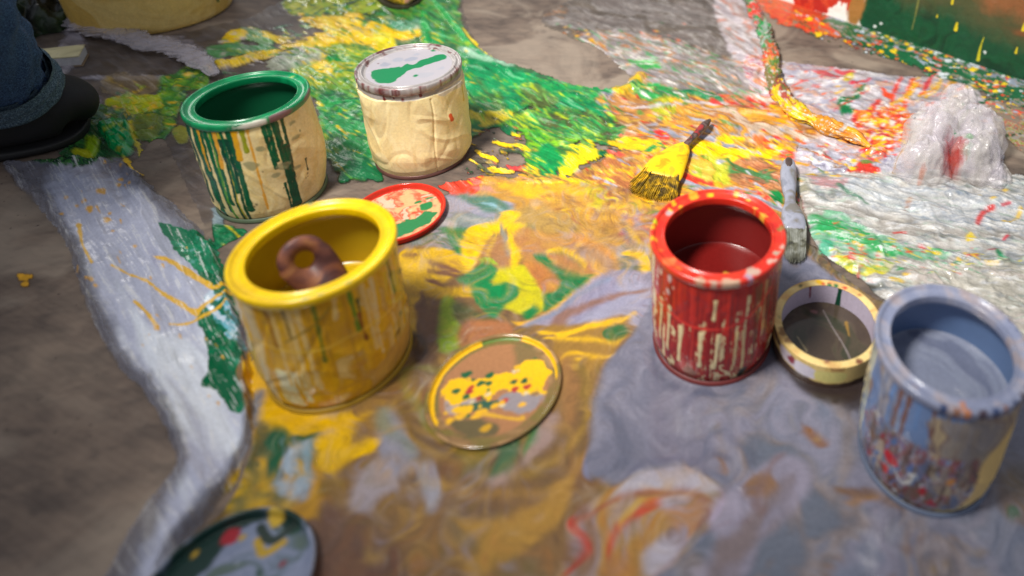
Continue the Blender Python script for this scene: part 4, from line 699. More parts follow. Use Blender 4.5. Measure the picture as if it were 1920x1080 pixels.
def rim_profile(R, H):
    p = [(R*.955, H-.010), (R*.96, H-.0085), (R*.985, H-.007), (R*.998, H-.005), (R, H-.0032), (R*.997, H-.0015), (R*.985, H-.0004), (R*.965, H), (R*.945, H-.0005), (R*.93, H-.0016), (R*.90, H-.0024), (R*.86, H-.0026), (R*.825, H-.0022), (R*.805, H-.0014), (R*.79, H-.0016), (R*.782, H-.003), (R*.782, H-.008), (R*.80, H-.0095)]
    return p
def densify(prof, n=3):
    P = smooth_poly(prof, False, n); return P
def side_painter(R, H): return Painter(-math.pi*R*1000, math.pi*R*1000, 0, H*1000, 600, 210, .001)
def drips(p, us, v0, L, wd, cols, **k):
    for u in us:
        l = RNG.uniform(*L); w_ = RNG.uniform(*wd); x = u+RNG.uniform(-2, 2); dx = RNG.uniform(-2.5, 2.5)
        k2 = dict(rough=.9, soft=.6, R=.2, h=.0007, grain=120); k2.update(k)
        p.line([(x, v0-3), (x+dx*.2, v0+l*.3), (x+dx*.6, v0+l*.7), (x+dx, v0+l)], [w_, w_*.75, w_*.6, w_*.85], cols[RNG.integers(len(cols))], **k2)
def body(root, R, H, p, crinkle=1., mat=None, base='e0c382', tape_top=0, seed=1, bulge=None):
    """taped wall of the tin: p is the painting, crinkle the folds of the masking tape"""
    nv, nu = p.U.shape; th = p.U/1000/R; z = H-p.Vv/1000
    z = np.clip(z, 0, H-.006)
    q = ridge(th*1.1+z*9, z*13, seed, 1)-.5+.12*np.sign(fbm(th*1.5-z*10, z*16, seed+2, 1))*np.abs(fbm(th*1.5-z*10, z*16, seed+2, 1))**.6; q2 = ridge(th*4-z*24, z*36+th*2, seed+4, 1)-.5; lo = fbm(th*1.1, z*14, seed+9, 2)
    env = np.clip(p.Vv/1000/.02, 0, 1)*np.clip((H*1000-p.Vv)/1000/.012, 0, 1)
    r = R*.955+crinkle*env*(.0014*q+.00012*q2+.0011*lo+.0008)+crinkle*env*.0007*(np.clip(1-np.abs(fbm(th*1.2+z*22, z*7-th*.6, seed+21, 1))*4, 0, 1)-np.clip(1-np.abs(fbm(th*1.4-z*16, z*8+th, seed+27, 1))*4, 0, 1))+p.Z
    if bulge is not None: r = r+bulge(th, z)*env
    r = r-.0015*np.clip((.012-z)/.012, 0, 1)-.0035*np.clip((.034-z)/.034, 0, 1)**1.5+.0006*crinkle*env*np.sign(np.sin(th*7+z*40+lo*6))*np.clip(np.abs(np.sin(th*7+z*40+lo*6))*3, 0, 1)*0
    P = np.stack([r*np.sin(th), -r*np.cos(th), z], -1)
    me = grid_mesh('taped_wall', P, None, p.C, p.R); return link('taped_wall', me, mat or tinpaint, root)
def inside(root, R, H, level, col, paintcol, dp=None, gl=.25):
    wallp = disc(R); wallp.C[:] = lin(col); wallp.R[:] = .4
    sp = plain('inner_wall_'+col, col, .4, 0, 40, .1, .1, 30)
    lathe_part('inner_wall', [(R*.80, H-.0095), (R*.86, H-.0115), (R*.92, H-.013), (R*.93, H-.02), (R*.93, level-.002)], root, sp, None, 96)
    if dp is None: dp = disc(R); dp.C[:] = lin(paintcol); dp.R[:] = gl
    rs = np.linspace(.93, .0, 70)*R
    lathe_part('paint', [(r, level+.0012*math.exp(-(R*.93-r)/.0015)) for r in rs], root, wet, dp, 96)
def seam(root, R, mat): lathe_part('bottom_seam', densify([(R*.91, .005), (R*.925, .0045), (R*.94, .0025), (R*.935, .0008), (R*.91, .0002)]), root, mat, None, 128)
def mk(key, name, label):
    x, y, R, H = TINS[key]; r = empty(name, (x, y, 0), label, 'paint tin', 'paint tins wrapped in masking tape'); r.rotation_euler.z = math.atan2(-x, y)
    return r, R, H
CRM = 'f0da9e'
# --- green
r, R, H = mk('green', 'paint_tin', 'open tin of dark green paint, green and yellow drips down its cream tape')
p = side_painter(R, H); p.C[:] = lin(CRM); p.R[:] = .55
p.mix([(-170, -5), (170, -5), (170, 125), (-170, 125)], [(CRM, 1.4), ('e6c982', 1), ('f2dca0', 1)], 80, 2, 40, 1, 0, 1, sharp=3, R=.6, sm=False)
drips(p, [-78, -72, -66, -60, -55, -50, -44], 3, (80, 114), (2.6, 5.0), ['0c5a3c', '0a6440', '084a34'])
drips(p, [-47, -38, -30, -24], 3, (70, 108), (2.8, 4.6), ['0a5c3a', '0a6440'])
for u, l, w_, c in ((-51, 50, 1.8, 'e2a52c'), (-36, 45, 3, 'e8a83c'), (-19, 36, 3.4, 'ecae18'), (-13, 30, 3, '9aa018'), (-8, 100, 1.5, 'e8a83c'), (-42, 110, 1.6, '5a9a3c'), (-30, 112, 1.4, 'b8a82c')):
    drips(p, [u], 2, (l, l+2), (w_*.8, w_), [c])
drips(p, [-26, -32], 20, (85, 95), (1.8, 2.6), ['084a34'])
drips(p, [4, 9], 2, (45, 60), (2, 2.8), ['0a5a38']); drips(p, [16], 2, (108, 112), (3.2, 3.8), ['0a5034']); drips(p, [22], 2, (55, 70), (2, 2.5), ['0a4a34']); drips(p, [19, 21], 40, (70, 72), (2, 2.6), ['0a5034'])
drips(p, [10], 82, (25, 30), (1.5, 2), ['0a5034']); drips(p, [36], 66, (8, 10), (.9, 1.1), ['14402c'])
for x, y, a in ((-12, 48, 6), (14, 58, 7), (30, 34, 5), (24, 66, 4), (32, 18, 5), (0, 32, 4), (6, 66, 3)): p.drop(x, y, a, '8f8f68', .6, rough=2, op=.75, soft=1.5)
p.drops([(-20, 60), (45, 20), (45, 110), (-20, 110)], 14, ['1c4a34', '6a5a3c'], (.5, 1.3), asp=1.4)
p.line([(-80, 118), (-40, 117), (0, 117)], 3, 'b8c8b4', 2, 1, .8)
body(r, R, H, p, .8, seed=21, bulge=lambda th, z: .004*np.exp(-((th-1.2)/.5)**2)*np.exp(-((z-.05)/.04)**2))
d = disc(R); d.C[:] = lin('087a48'); d.R[:] = .3
d.mix([(-55, -55), (55, -55), (55, 55), (-55, 55)], [('067244', 1.6), ('0c8a54', 1)], 20, 3, 30, 1, 0, 1, sharp=3, R=.28, sm=False)
d.drops([(20, -50), (50, -30), (50, 20), (30, 20)], 6, ['5aa060', 'a8b85c'], (1, 3)); d.line([(-30, 49), (-10, 53), (8, 53)], 1.3, 'd8d4c4', .8, .6); d.line([(12, 52), (40, 38), (52, 12)], 1, '7a5a5c', .8, .6)
lathe_part('rim', densify(rim_profile(R, H)), r, wet, d); inside(r, R, H, .060, '0a5c3a', '064a30'); seam(r, R, plain('painted_seam_5a6a52', '5a6a52', .5, .0))
# --- yellow
r, R, H = mk('yellow', 'paint_tin', 'open yellow-rimmed tin covered in yellow drips, brush handle standing in it')
p = side_painter(R, H); p.C[:] = lin('d9a520'); p.R[:] = .3
p.mix([(-175, -5), (175, -5), (175, 125), (-175, 125)], [('d9a014', 1.6), ('e4b01c', 1.1), ('c08c1c', .9), ('e0bc70', .5)], 88, 5, 22, 1, 0, 1, sharp=4, R=.25, sm=False)
drips(p, list(range(-80, -50, 6)), 4, (60, 110), (1.5, 3.5), ['dfc48c', 'e8d4a4', 'e8b828'])
drips(p, [-46, -44, -38, -30], 74, (28, 34), (2.5, 4), ['e2d8ac', 'dcc98c']); drips(p, list(range(-50, 84, 6)), 2, (20, 90), (1.4, 3.2), ['e2ac1c', 'd89c14', 'dcb054', 'c8921c', 'e0bc70'])
for u, v, l, c in ((-42, 6, 40, 'a8741c'), (-28, 4, 30, '8a6c20'), (-10, 6, 55, '7a7a20'), (14, 6, 40, '6f8a1c'), (18, 22, 22, '3c4a1c'), (15, 34, 24, '8a4a1c'), (30, 10, 40, 'e4c88c'), (26, 20, 60, 'e0c080'), (48, 10, 30, '6a5a1c'), (64, 10, 50, '5a5020'), (70, 40, 20, '3c4a2c')): drips(p, [u], v, (l, l+2), (1.1, 2), [c])
p.line([(-34, 40), (-15, 28), (0, 14)], .9, '9a7a1c', .5, .6); p.line([(-60, 44), (-20, 50), (20, 48), (60, 54)], 1.2, 'ecc03c', 1, 1, .7); p.line([(-50, 92), (0, 96), (60, 84), (80, 70)], 1.3, 'c08c24', 1, 1, .7)
p.drop(44, 78, 5, '7a5420', soft=2); p.drop(52, 66, 2.5, '3c5a2c'); p.drop(8, 78, 5, 'c8902c', soft=3)
p.blob([(20, 92), (60, 84), (84, 70), (86, 90), (60, 110), (20, 112)], 'd2a85c', 4, 3, .6, mot=[('b98a3c', .0, 40, 0, 3)])
p.line([(-90, 116), (0, 116), (90, 116)], 3, 'e6b40c', 2, 1)
body(r, R, H, p, .9, seed=33)
d = disc(R); d.C[:] = lin('f0c806'); d.R[:] = .13
d.mix([(-57, -57), (57, -57), (57, 57), (-57, 57)], [('f0c606', 1.6), ('e2b808', 1)], 20, 3, 26, 1, 0, 1, sharp=3, R=.25, sm=False)
for a in (12, 22, 40, 200): d.drop(54*math.sin(math.radians(a-25)), 53*math.cos(math.radians(a-25)), 2.2, '7a8a5c', .5, soft=1.5)
lathe_part('rim', densify(rim_profile(R, H)), r, wet, d)
inside(r, R, H, .052, 'b89a10', 'c4a008'); seam(r, R, plain('painted_seam_a8841c', 'a8841c', .5, .0)); YT = (r, R, H)
# --- red
r, R, H = mk('red', 'paint_tin', 'open red-rimmed tin with dense red drips over cream tape, rim spotted yellow')
p = side_painter(R, H); p.C[:] = lin('a8241f'); p.R[:] = .3
p.mix([(-175, 30), (175, 30), (175, 125), (-175, 125)], [('e4d0a0', .9), ('d0a878', .25), ('a8241f', 1), ('8f1d1b', .8), ('b83024', .5)], 89, 7, 90, 1, 0, 1, sharp=9, R=.35, sm=False)
p.blob([(-175, -10), (175, -10), (175, 26), (40, 30), (0, 44), (-40, 40), (-175, 40)], 'b02a20', 3, 1.4, mot=[('98221e', .0, 40, 88, 5)], R=.22)
drips(p, list(np.arange(-100, 100, 3.7)), 14, (70, 108), (.9, 3.6), ['a3241f', '941d1c', 'b32c22', '8a1c1c'])
drips(p, list(np.arange(-90, 90, 6)), 1, (20, 60), (1.6, 4.2), ['bc2c22', 'a8241f'])
drips(p, [-72, -66], 8, (45, 55), (1.8, 2.6), ['e6dcb8']); drips(p, [-60, -52, -38], 46, (30, 50), (2, 3.4), ['e4d4ac', 'dcc898']); drips(p, [-28, -8, 6, 20, 26], 60, (30, 55), (1.5, 2.4), ['e2cf9e', 'dcc088'])
drips(p, [2, 28], 24, (15, 30), (1.2, 2), ['e0cc98']); drips(p, list(range(34, 84, 6)), 18, (50, 90), (1, 2.2), ['c8a46c', '7a4a30', 'b08a50', 'a02a20'])
p.line([(-60, 42), (-30, 50), (5, 50), (30, 42), (52, 26)], 1.3, 'd8342a', .8, .8)
p.drop(30, 108, 5, '24342c', 1.5, soft=2); p.drop(-18, 104, 6, '7a5a3c', 1.2, soft=3, op=.7); p.drop(-62, 74, 2, '2c4a34')
p.drops([(-60, 10), (-35, 10), (-35, 40), (-60, 40)], 12, ['dccfb8', 'c8b0b0'], (.8, 2), asp=2.2)
body(r, R, H, p, .3, seed=45)
d = disc(R); d.C[:] = lin('d0301f'); d.R[:] = .15
d.mix([(-57, -57), (57, -57), (57, 57), (-57, 57)], [('cc2c1e', 1.6), ('dc4026', 1), ('b8261f', .5)], 20, 3, 30, 1, 0, 1, sharp=3, R=.25, sm=False)
def ring(a, q=.88): a = math.radians(a); return R*1000*q*math.sin(a), -R*1000*q*math.cos(a)
for a, q, s_, c in ((-62, .92, 3, 'ecb41c'), (-56, .9, 3.4, 'ecb81c'), (-48, .86, 2.5, 'e8a828'), (-30, .9, 3, 'e8a028'), (-14, .9, 3.5, 'ecb41c'), (10, .9, 2.4, 'e8a428'), (-82, .95, 3.4, 'b8c41c'), (-92, .95, 3, 'ecb41c'), (-104, .94, 3, 'ecb020'), (30, .86, 2, 'e0b43c'), (42, .84, 3, 'dcb84c'), (55, .84, 2.4, 'e8a838'), (-66, .84, 3, 'a8a0a0'), (84, .93, 3, '7a6a34'), (100, .94, 3.4, 'b8a89a'), (112, .92, 4, 'a0a08c'), (120, .93, 4, 'c0a898'), (140, .9, 5, 'b8a494'), (150, .93, 4, 'a894a8'), (165, .92, 5, 'c0a48a'), (176, .92, 5, 'b49c88'), (190, .93, 4, 'b8987c'), (-120, .93, 4, 'd8642c'), (-132, .92, 5, 'd8703c'), (-145, .92, 4, 'd8642c')):
    x, y = ring(a+RNG.uniform(-6, 6), q+RNG.uniform(-.05, .04)); d.drop(x, y, s_*RNG.uniform(.6, 1.5), c, .9, rough=1.6, soft=.9, op=.9)
lathe_part('rim', densify(rim_profile(R, H)), r, wet, d)
dp = disc(R); dp.C[:] = lin('6a1614'); dp.R[:] = .2
dp.line([(8, -14), (18, -8), (26, -4), (28, 6)], 2.6, 'a8842c', 1, 1)  # yellow reflection painted on the red paint surface
inside(r, R, H, .058, '7c1c1a', '6a1614', dp); seam(r, R, plain('painted_seam_6a2624', '6a2624', .5, .0))
# --- grey
r, R, H = mk('grey', 'paint_tin', 'open tin of blue grey paint at the right edge, smeared red and white')
p = side_painter(R, H); p.C[:] = lin('7484a4'); p.R[:] = .3
p.mix([(-175, -5), (175, -5), (175, 125), (-175, 125)], [('6f86b0', 1.4), ('8a94ac', 1), ('5a6a8c', .8), ('a89a90', .5), ('8a7468', .5)], 86, 5, 26, 1, 0, 1, sharp=5, R=.25, sm=False)
drips(p, list(range(-86, -56, 5)), 4, (70, 108), (1.2, 2.4), ['dcd8ac', 'b8c4b0', 'e4dcb0', '6a86b4'])
drips(p, list(range(-50, 30, 7)), 2, (30, 70), (1.2, 2.5), ['6a88b8', '8a7c7c', '7a5a54', '9a9aa4', '5a78a8'])
p.mix([(0, 15), (50, 10), (100, 20), (100, 70), (40, 62), (10, 60)], [('8f8378', 1.3), ('a3937c', .8), ('7a5c4c', .6), ('c0a878', .4)], 75, 3, 40, .85, 6, 3, R=.35)
p.blob([(14, 96), (32, 74), (54, 44), (110, 20), (110, 122), (60, 122), (10, 120), (0, 112), (18, 102)], 'e2c07a', 4, 1.4, mot=[('c89a50', -.1, 40, -40, 3)], R=.5)
p.blob([(-30, 104), (10, 106), (40, 100), (60, 110), (40, 121), (-20, 121)], 'dcc890', 5, 1.6, mot=[('8a6a5c', -.05, 60, 0, 2)], R=.5)
p.mix([(-44, 52), (20, 50), (40, 60), (38, 95), (10, 112), (-30, 110), (-50, 80)], [('6a6a78', 1.2), ('a8a4b0', .8), ('7a5048', 1), ('a82c34', .55), ('5a7aa8', .8), ('d8d4cc', .4)], 60, 1.6, 70, .85, 6, 2, sharp=8)
for x, y, a, c in ((-20, 76, 5, 'b81f30'), (-24, 90, 4, 'c0242c'), (6, 88, 4.5, 'b02430'), (14, 98, 4, 'a8283c'), (-6, 70, 4, '6a7ab0'), (-30, 66, 4, 'a02c48'), (-16, 98, 4.5, '6a4434'), (8, 64, 5, '5a4a40'), (22, 72, 4, 'c88a4c'), (-40, 74, 4, '8a6a58'), (-42, 92, 4, '9a3440'), (-8, 102, 4, '7a5444'), (20, 80, 5, 'a89880')): p.drop(x, y, a, c, 1.2, rough=1.8, soft=1.2)
for q in range(26):
    x, y = RNG.uniform(-46, 40), RNG.uniform(46, 96); p.line([(x, y), (x+RNG.uniform(-3, 3), y+RNG.uniform(8, 22))], RNG.uniform(1.5, 3.5), ['6a5648', '8a7c74', '5a6a8c', '7a4a44', 'a89a88'][RNG.integers(5)], 2, 2, .8)
drips(p, [-78, -72, -66, -60], 6, (90, 108), (1.2, 2), ['e4dcb4', 'd8d8c0'])
for q in range(50):
    x, y = RNG.uniform(-50, 44), RNG.uniform(52, 112); p.line([(x, y), (x+RNG.uniform(-4, 4), y+RNG.uniform(3, 9))], RNG.uniform(.8, 1.8), ['5c4238', '6a5040', '4a6a9c', '8c2430', '6a5a50', '5a4a48'][RNG.integers(6)], 1.2, 1, .85)
body(r, R, H, p, .7, seed=57)
d = disc(R); d.C[:] = lin('868ca6'); d.R[:] = .2
d.mix([(-57, -57), (57, -57), (57, 57), (-57, 57)], [('858ba4', 1.6), ('9a9cae', 1), ('a09498', .4)], 20, 3, 34, 1, 0, 1, sharp=3, R=.2, sm=False)
for a in range(185, 330, 9): x, y = ring(-a+0, .985); d.drop(x, y, 2.2, ['4a3c48', '34446c', '8a5a3c', '3c4a6c'][a % 4], .9, rough=1, soft=.8)
x, y = ring(160, .93); d.line([(x-2, y-4), (x+2, y+4)], 2, 'c07a4c', 1, 1)
for a in range(0, 330, 33): x, y = ring(a, .9); d.drop(x, y, 3, 'a89a9c', .6, soft=2, op=.6)
lathe_part('rim', densify(rim_profile(R, H)), r, wet, d)
dp = disc(R); dp.C[:] = lin('7c8296'); dp.R[:] = .12
dp.mix([(-57, -57), (57, -57), (57, 57), (-57, 57)], [('7c8296', 1.5), ('8a90a2', 1), ('6a7086', .6)], 40, 2, 14, 1, 0, 1, sharp=3, R=.12, sm=False)
inside(r, R, H, .070, '5f78a0', '7c8296', dp); seam(r, R, plain('painted_seam_5f6a80', '5f6a80', .5, .0))
# --- lidded
r, R, H = mk('lidded', 'paint_tin', 'closed tin in clean cream masking tape, its silver lid splashed with one green band')
p = side_painter(R, H); p.C[:] = lin('f2d898'); p.R[:] = .5
p.mix([(-175, -5), (175, -5), (175, 125), (-175, 125)], [('f2dca2', 1.4), ('f6e4b0', 1), ('ecd294', .8)], 80, 2, 30, 1, 0, 1, sharp=3, R=.5, sm=False)
p.blob([(-175, -10), (175, -10), (175, 9), (50, 12), (30, 14), (0, 15.5), (-40, 14), (-175, 10)], '9c9490', 1, .8, R=.3, mot=[('857b78', .0, 30, 0, 3)])
p.blob([(25, 14), (50, 11), (60, 20), (40, 19), (30, 20)], 'cdbfa8', 1.5, 1)
drips(p, [-30, -22, 4], 6, (5, 8), (1.2, 2), ['6a2c2c']); p.drop(-12, 13, 1.8, '6a2c2c', 1)
p.line([(34, 46), (35, 52)], 2.2, 'd8542c', 1, .8); p.line([(56, 20), (57, 40)], .9, 'dcb01c', .5, .5)
drips(p, [-78, -73], 4, (40, 60), (.8, 1.4), ['3c6a4c', 'b8a060'])
p.Z += .0012*(p.Vv > 15)
p.Z += -.0009*np.clip(1-np.abs(p.U-14-np.sin(p.Vv*.05)*2)/1.6, 0, 1)*(p.Vv > 18)      # one edge of the tape lap
body(r, R, H, p, 1.0, seed=71, bulge=lambda th, z: .0025*np.exp(-((th-1.15)/.5)**2))
d = disc(R); d.C[:] = lin('a8a29e'); d.R[:] = .22
d.mix([(-57, -57), (57, -57), (57, 57), (-57, 57)], [('a09a98', 1.4), ('b0aaa8', 1), ('6c4a48', .35)], 20, 3, 60, 1, 0, 1, sharp=4, R=.25, sm=False)
for q in range(40): a = RNG.uniform(70, 290); x, y = ring(a, RNG.uniform(.96, 1.0)); d.drop(x, y, RNG.uniform(.8, 2), '6a2e2e', 1, rough=.8, op=.8)
t = np.linspace(0, 2*np.pi, 41)[:-1]; d.blob([(43*math.cos(a), 43*math.sin(a)) for a in t], 'a9a4aa', .4, .6, R=.35, mot=[('bdb6b6', .0, 50, 10, 2)])
d.blob([(-38, 4), (-34, -6), (-10, -6), (-8, -4), (-2, -10), (4, -6), (14, -13), (30, -20), (38, -16), (38, -8), (24, -2), (8, 4), (-2, 6), (-10, 18), (-18, 30), (-28, 26), (-36, 16)], '0b7a48', 2.4, .8, R=.3)
for x, y, a, c in ((-24, -14, 7, '8a8e9c'), (-10, -22, 6, '9498a4'), (4, -18, 7, '8a90a0'), (10, -28, 5, '9a9ca8'), (14, 22, 7, 'a0a0a8'), (30, 14, 4, '9a9ca8')): d.drop(x, y, a, c, .8, rough=3, soft=1.5, op=.7)
d.drop(27, -32, 2.4, '0b7a48', 1); d.drop(4, 22, 2.6, '0b7a48', 1); d.drop(-30, -20, 1, '5a2c2c', 1)
lidmetal, nt, b = nmat('lid_metal'); a_ = nt.nodes.new('ShaderNodeAttribute'); a_.attribute_name = 'Col'; nt.links.new(a_.outputs['Color'], b.inputs['Base Color']); b.inputs['Metallic'].default_value = .15
a_ = nt.nodes.new('ShaderNodeAttribute'); a_.attribute_name = 'Rgh'; nt.links.new(a_.outputs['Fac'], b.inputs['Roughness']); bump(nt, b, 70, .12, .0006)
prof = [(R*.955, H-.010), (R*.965, H-.0085), (R*.99, H-.007), (R, H-.004), (R*.998, H-.0012), (R*.985, H+.0002), (R*.965, H), (R*.95, H-.0016), (R*.925, H-.0022), (R*.905, H-.0012), (R*.89, H+.0003), (R*.87, H+.0004), (R*.855, H-.001), (R*.84, H-.0024), (R*.82, H-.0026)]
prof = [tuple(q) for q in densify(prof)]+[(R*.82*k/70, H-.0026) for k in range(69, -1, -1)]
lathe_part('lid', prof, r, lidmetal, d, 200); seam(r, R, plain('dark_red_seam', '6a4640', .4, .3))

# ================================================================== loose lids
def lid(name, c, R, label, d, mat, hgt=.009, rot=0):
    r = empty(name, (c.x, c.y, .0008), label, 'tin lid', 'paint tin lids'); r.rotation_euler.z = math.atan2(-c.x, c.y)
    pr = [(R*.90, .0), (R*.93, .0005), (R*.94, .004), (R*.96, .0065), (R*.985, .0075), (R, .0085), (R*.995, .0098), (R*.975, .0106), (R*.95, .010), (R*.935, .008), (R*.925, .005), (R*.91, .004), (R*.89, .0042), (R*.87, .0042)]
    pr = [(a, b*hgt/.0106) for a, b in pr]
    pr = [tuple(q) for q in densify(pr)]+[(R*.87*k/70, pr[-1][1]+.0002) for k in range(69, -1, -1)]
    P = lathe(pr, 180); cut = 30
    for nm, a, b in (('rim', 0, cut), ('panel', cut-1, len(pr))):
        Q = P[a:b]; col, rg = sample(d, Q[..., 0]*1000, -Q[..., 1]*1000); link(nm, grid_mesh(nm, Q, None, col, rg, None, True), mat, r)
    return r
d = disc(.05); d.C[:] = lin('c83020'); d.R[:] = .15; t = np.linspace(0, 2*np.pi, 41)[:-1]
d.blob([(40*math.cos(a), 40*math.sin(a)) for a in t], 'dca070', 1, 1, R=.35)
d.mix([(40*math.cos(a), 40*math.sin(a)) for a in t], [('dca878', 1.2), ('d8886a', .8), ('d8583c', .8), ('c8b49c', .5)], 30, 1.5, 60, .95, 2, 1)
d.blob([(-34, 20), (-20, 8), (0, 14), (20, 10), (36, 14), (24, 24), (8, 34), (-14, 38), (-20, 26)], '1f7a48', 5, 1); d.drop(26, -2, 7, '0f7a44', .9, rough=2); d.drop(20, -12, 4, '0f7a44'); d.drop(32, -14, 4, '3c7a4c'); d.drops([(-30, -20), (20, -30), (20, 10), (-30, 10)], 8, ['d84830', 'e0b890'], (2, 5))
lid('tin_lid', LIDR, .0455, 'red-rimmed lid with peach and green paint on it, in front of the silver-lidded tin', d, tinpaint)
# lid lying in the marbled pour
d = disc(.055); d.C[:] = lin('8a6a4c'); d.R[:] = .12
d.mix([(-57, -57), (57, -57), (57, 57), (-57, 57)], [('7c6c38', 1), ('8a6a44', 1), ('a88458', .6)], 20, 3, 30, 1, 0, 1, sharp=4, R=.12, sm=False)
d.line([(46*math.cos(a), 46*math.sin(a)) for a in np.linspace(math.radians(160), math.radians(262), 14)], [1.5, 2, 2, 1.8], 'ecb80c', .6, .5); d.line([(47*math.cos(a), 47*math.sin(a)) for a in np.linspace(math.radians(305), math.radians(370), 10)], [1.6, 1.3, .8], 'ecb80c', .8, .5)
d.line([(46*math.cos(a), 46*math.sin(a)) for a in np.linspace(math.radians(264), math.radians(300), 8)], 1.3, '5f7a2c', .4, .6)
d.blob([(41*math.cos(a), 41*math.sin(a)) for a in t], 'a8764e', .6, 2, R=.12, mot=[('94663f', .0, 20, 80, 2)])
d.blob([(20, -38), (34, -28), (40, -10), (38, 0), (20, -6), (18, -20)], '74663c', 3, 5, .8); d.blob([(-40, 8), (-30, 18), (-14, 22), (0, 36), (-10, 40), (-26, 32)], '5a5434', 3, 3, .9)
d.blob([(-36, -4), (-20, -2), (-16, 8), (-32, 12)], 'a89a98', 3, 2, .9); d.blob([(0, 12), (20, 8), (34, 16), (26, 30), (8, 26)], '8f8a90', 4, 2, .9); d.blob([(-24, 6), (0, 12), (4, 16), (-10, 18), (-24, 12)], '2f5a44', 4, 1)
d.blob([(-38, -10), (-28, -18), (-10, -14), (0, -10), (14, -8), (22, -4), (38, -10), (41, 0), (34, 8), (38, 20), (26, 16), (12, 10), (-4, 6), (-20, 2), (-32, 2)], 'f0bc06', 7, .7, R=.25, h=0)
d.drops([(-38, -16), (40, -14), (40, 24), (-36, 24)], 46, ['f0bc06', 'e8b01c', 'f0bc06', '0a5a34', 'b02c2c', 'd8c8a0', '8a6a44'], (1, 4.2), .8)
d.blob([(24, -16), (36, -14), (40, -2), (30, 2), (22, -6)], 'f0bc06', 3, .7)
for x, y, a, c in ((-20, -20, 4, '0a5a34'), (-10, -8, 3, '0a5a34'), (-4, -6, 2.4, '0a5a34'), (14, 0, 2.4, '0a5a34'), (22, 2, 3.4, '0c5030'), (-5, 0, 1.6, '1c6a3c'), (14, 7, 3, 'b02c2c'), (6, 14, 3.4, 'b83a2c'), (-26, 10, 4.5, 'eeb80c'), (-20, 12, 4, 'eeb80c'), (-34, 17, 3.4, 'e8b01c'), (-26, 16, 4, 'e8b01c'), (-12, 18, 4, 'e8b01c'), (-16, 20, 3, 'e8b01c'), (-2, 16, 3, 'e8b01c'), (4, 15, 2.5, 'e8b01c'), (18, 22, 3, 'eab01c'), (-10, 32, 4, 'c8981c'), (16, 34, 2.6, 'd8a42c')): d.drop(x, y, a, c, .8, rough=.8)
d.line([(-10, 20), (0, 26), (14, 34)], 1.5, 'd8a42c', .8, .7)
lid('tin_lid', LIDM, .0508, 'brownish lid lying in marbled paint, spattered yellow with green dots', d, paint_mat('wet_lid_paint', False, 40, .05, .25), .0048)
d = disc(.055); d.C[:] = lin('7c86a0'); d.R[:] = .4
d.mix([(-57, -57), (57, -57), (57, 57), (-57, 57)], [('7c86a0', 1.4), ('8f96ae', 1), ('6a7890', .7), ('5a6a64', .4)], 30, 2, 30, 1, 0, 1, sharp=3, R=.4, sm=False)
d.line([(48*math.cos(a), 48*math.sin(a)) for a in np.linspace(0, 6.2, 30)], 2.2, '8a8c94', .6, 1); d.blob([(47, 0), (40, -25), (10, -46), (-30, -36), (-48, -6), (-40, 20), (-30, 30), (-28, 0), (-16, -8), (-14, -20), (0, -26), (14, -34), (28, -30), (36, -14)], '10302a', 4, 3); d.drops([(-40, -40), (40, -40), (40, 40), (-40, 40)], 30, ['10302a', '2c4a40', 'a0a8b8', '8a2430', 'b8962c', '5a4438'], (1, 4), .9, soft=2)
d.drop(12, -34, 5.5, 'a02430', .9, soft=2); d.drop(34, -24, 4, 'c8a83c', 1.2, soft=2); d.line([(22, -18), (22, -8), (32, -6)], 2.5, 'b8962c', 1, 1.5); d.line([(26, -26), (28, -12), (40, -12)], 2.5, '2c3a34', 1, 1); d.drop(38, -36, 3, 'c8b83c', 1)
lid('tin_lid', LIDB, .0465, 'pale grey lid with dark green paint and a red dot at the bottom edge', d, tinpaint, .011)

# ================================================================== roll of masking tape
c = ROLL_C; Ro, Ri, H = .0475, .0405, .024
r = empty('tape_roll', (c.x, c.y, .001), 'cream masking tape roll lying in a dark puddle between the red and grey tins', 'tape roll'); r.rotation_euler.z = math.atan2(-c.x, c.y)
d = disc(.05); d.C[:] = lin('e6ca84'); d.R[:] = .45
d.mix([(-52, -52), (52, -52), (52, 52), (-52, 52)], [('e8cc88', 1.6), ('dcbc74', 1), ('d0a468', .4)], 20, 3, 40, 1, 0, 1, sharp=3, R=.45, sm=False)
for x, y, a, q in ((-14, -42, 3.4, 'e0b01c'), (-5, -43, 2, 'c83c2c'), (-10, -41, 1.5, 'c83c2c'), (2, -42, 2.2, '0f6a40'), (-4, -41, 2.5, '0f6a40'), (10, -42, 2, 'c83c2c'), (24, -38, 2, 'a85a3c'), (-42, 8, 1.5, '1c4a30'), (-36, 22, 5, '8a6434'), (-30, 30, 4, '8a6a44'), (30, 34, 3.4, '7a4a34'), (-30, -33, 2, '3c4a2c'), (4, 42, 3, '9a6a4c'), (40, 24, 3, 'c89a5c')): d.drop(x, y, a, q, .8, rough=1)
cream = tinpaint
tp = Painter(-math.pi*Ro*1000, math.pi*Ro*1000, 0, H*1000, 420, 40, .001); tp.C[:] = lin('dcc07c'); tp.R[:] = .45
tp.mix([(-150, -5), (150, -5), (150, 30), (-150, 30)], [('e0c47e', 1.4), ('d4b468', 1), ('b89058', .3)], 3, 4, 60, 1, 0, 1, sharp=4, R=.45, sm=False)
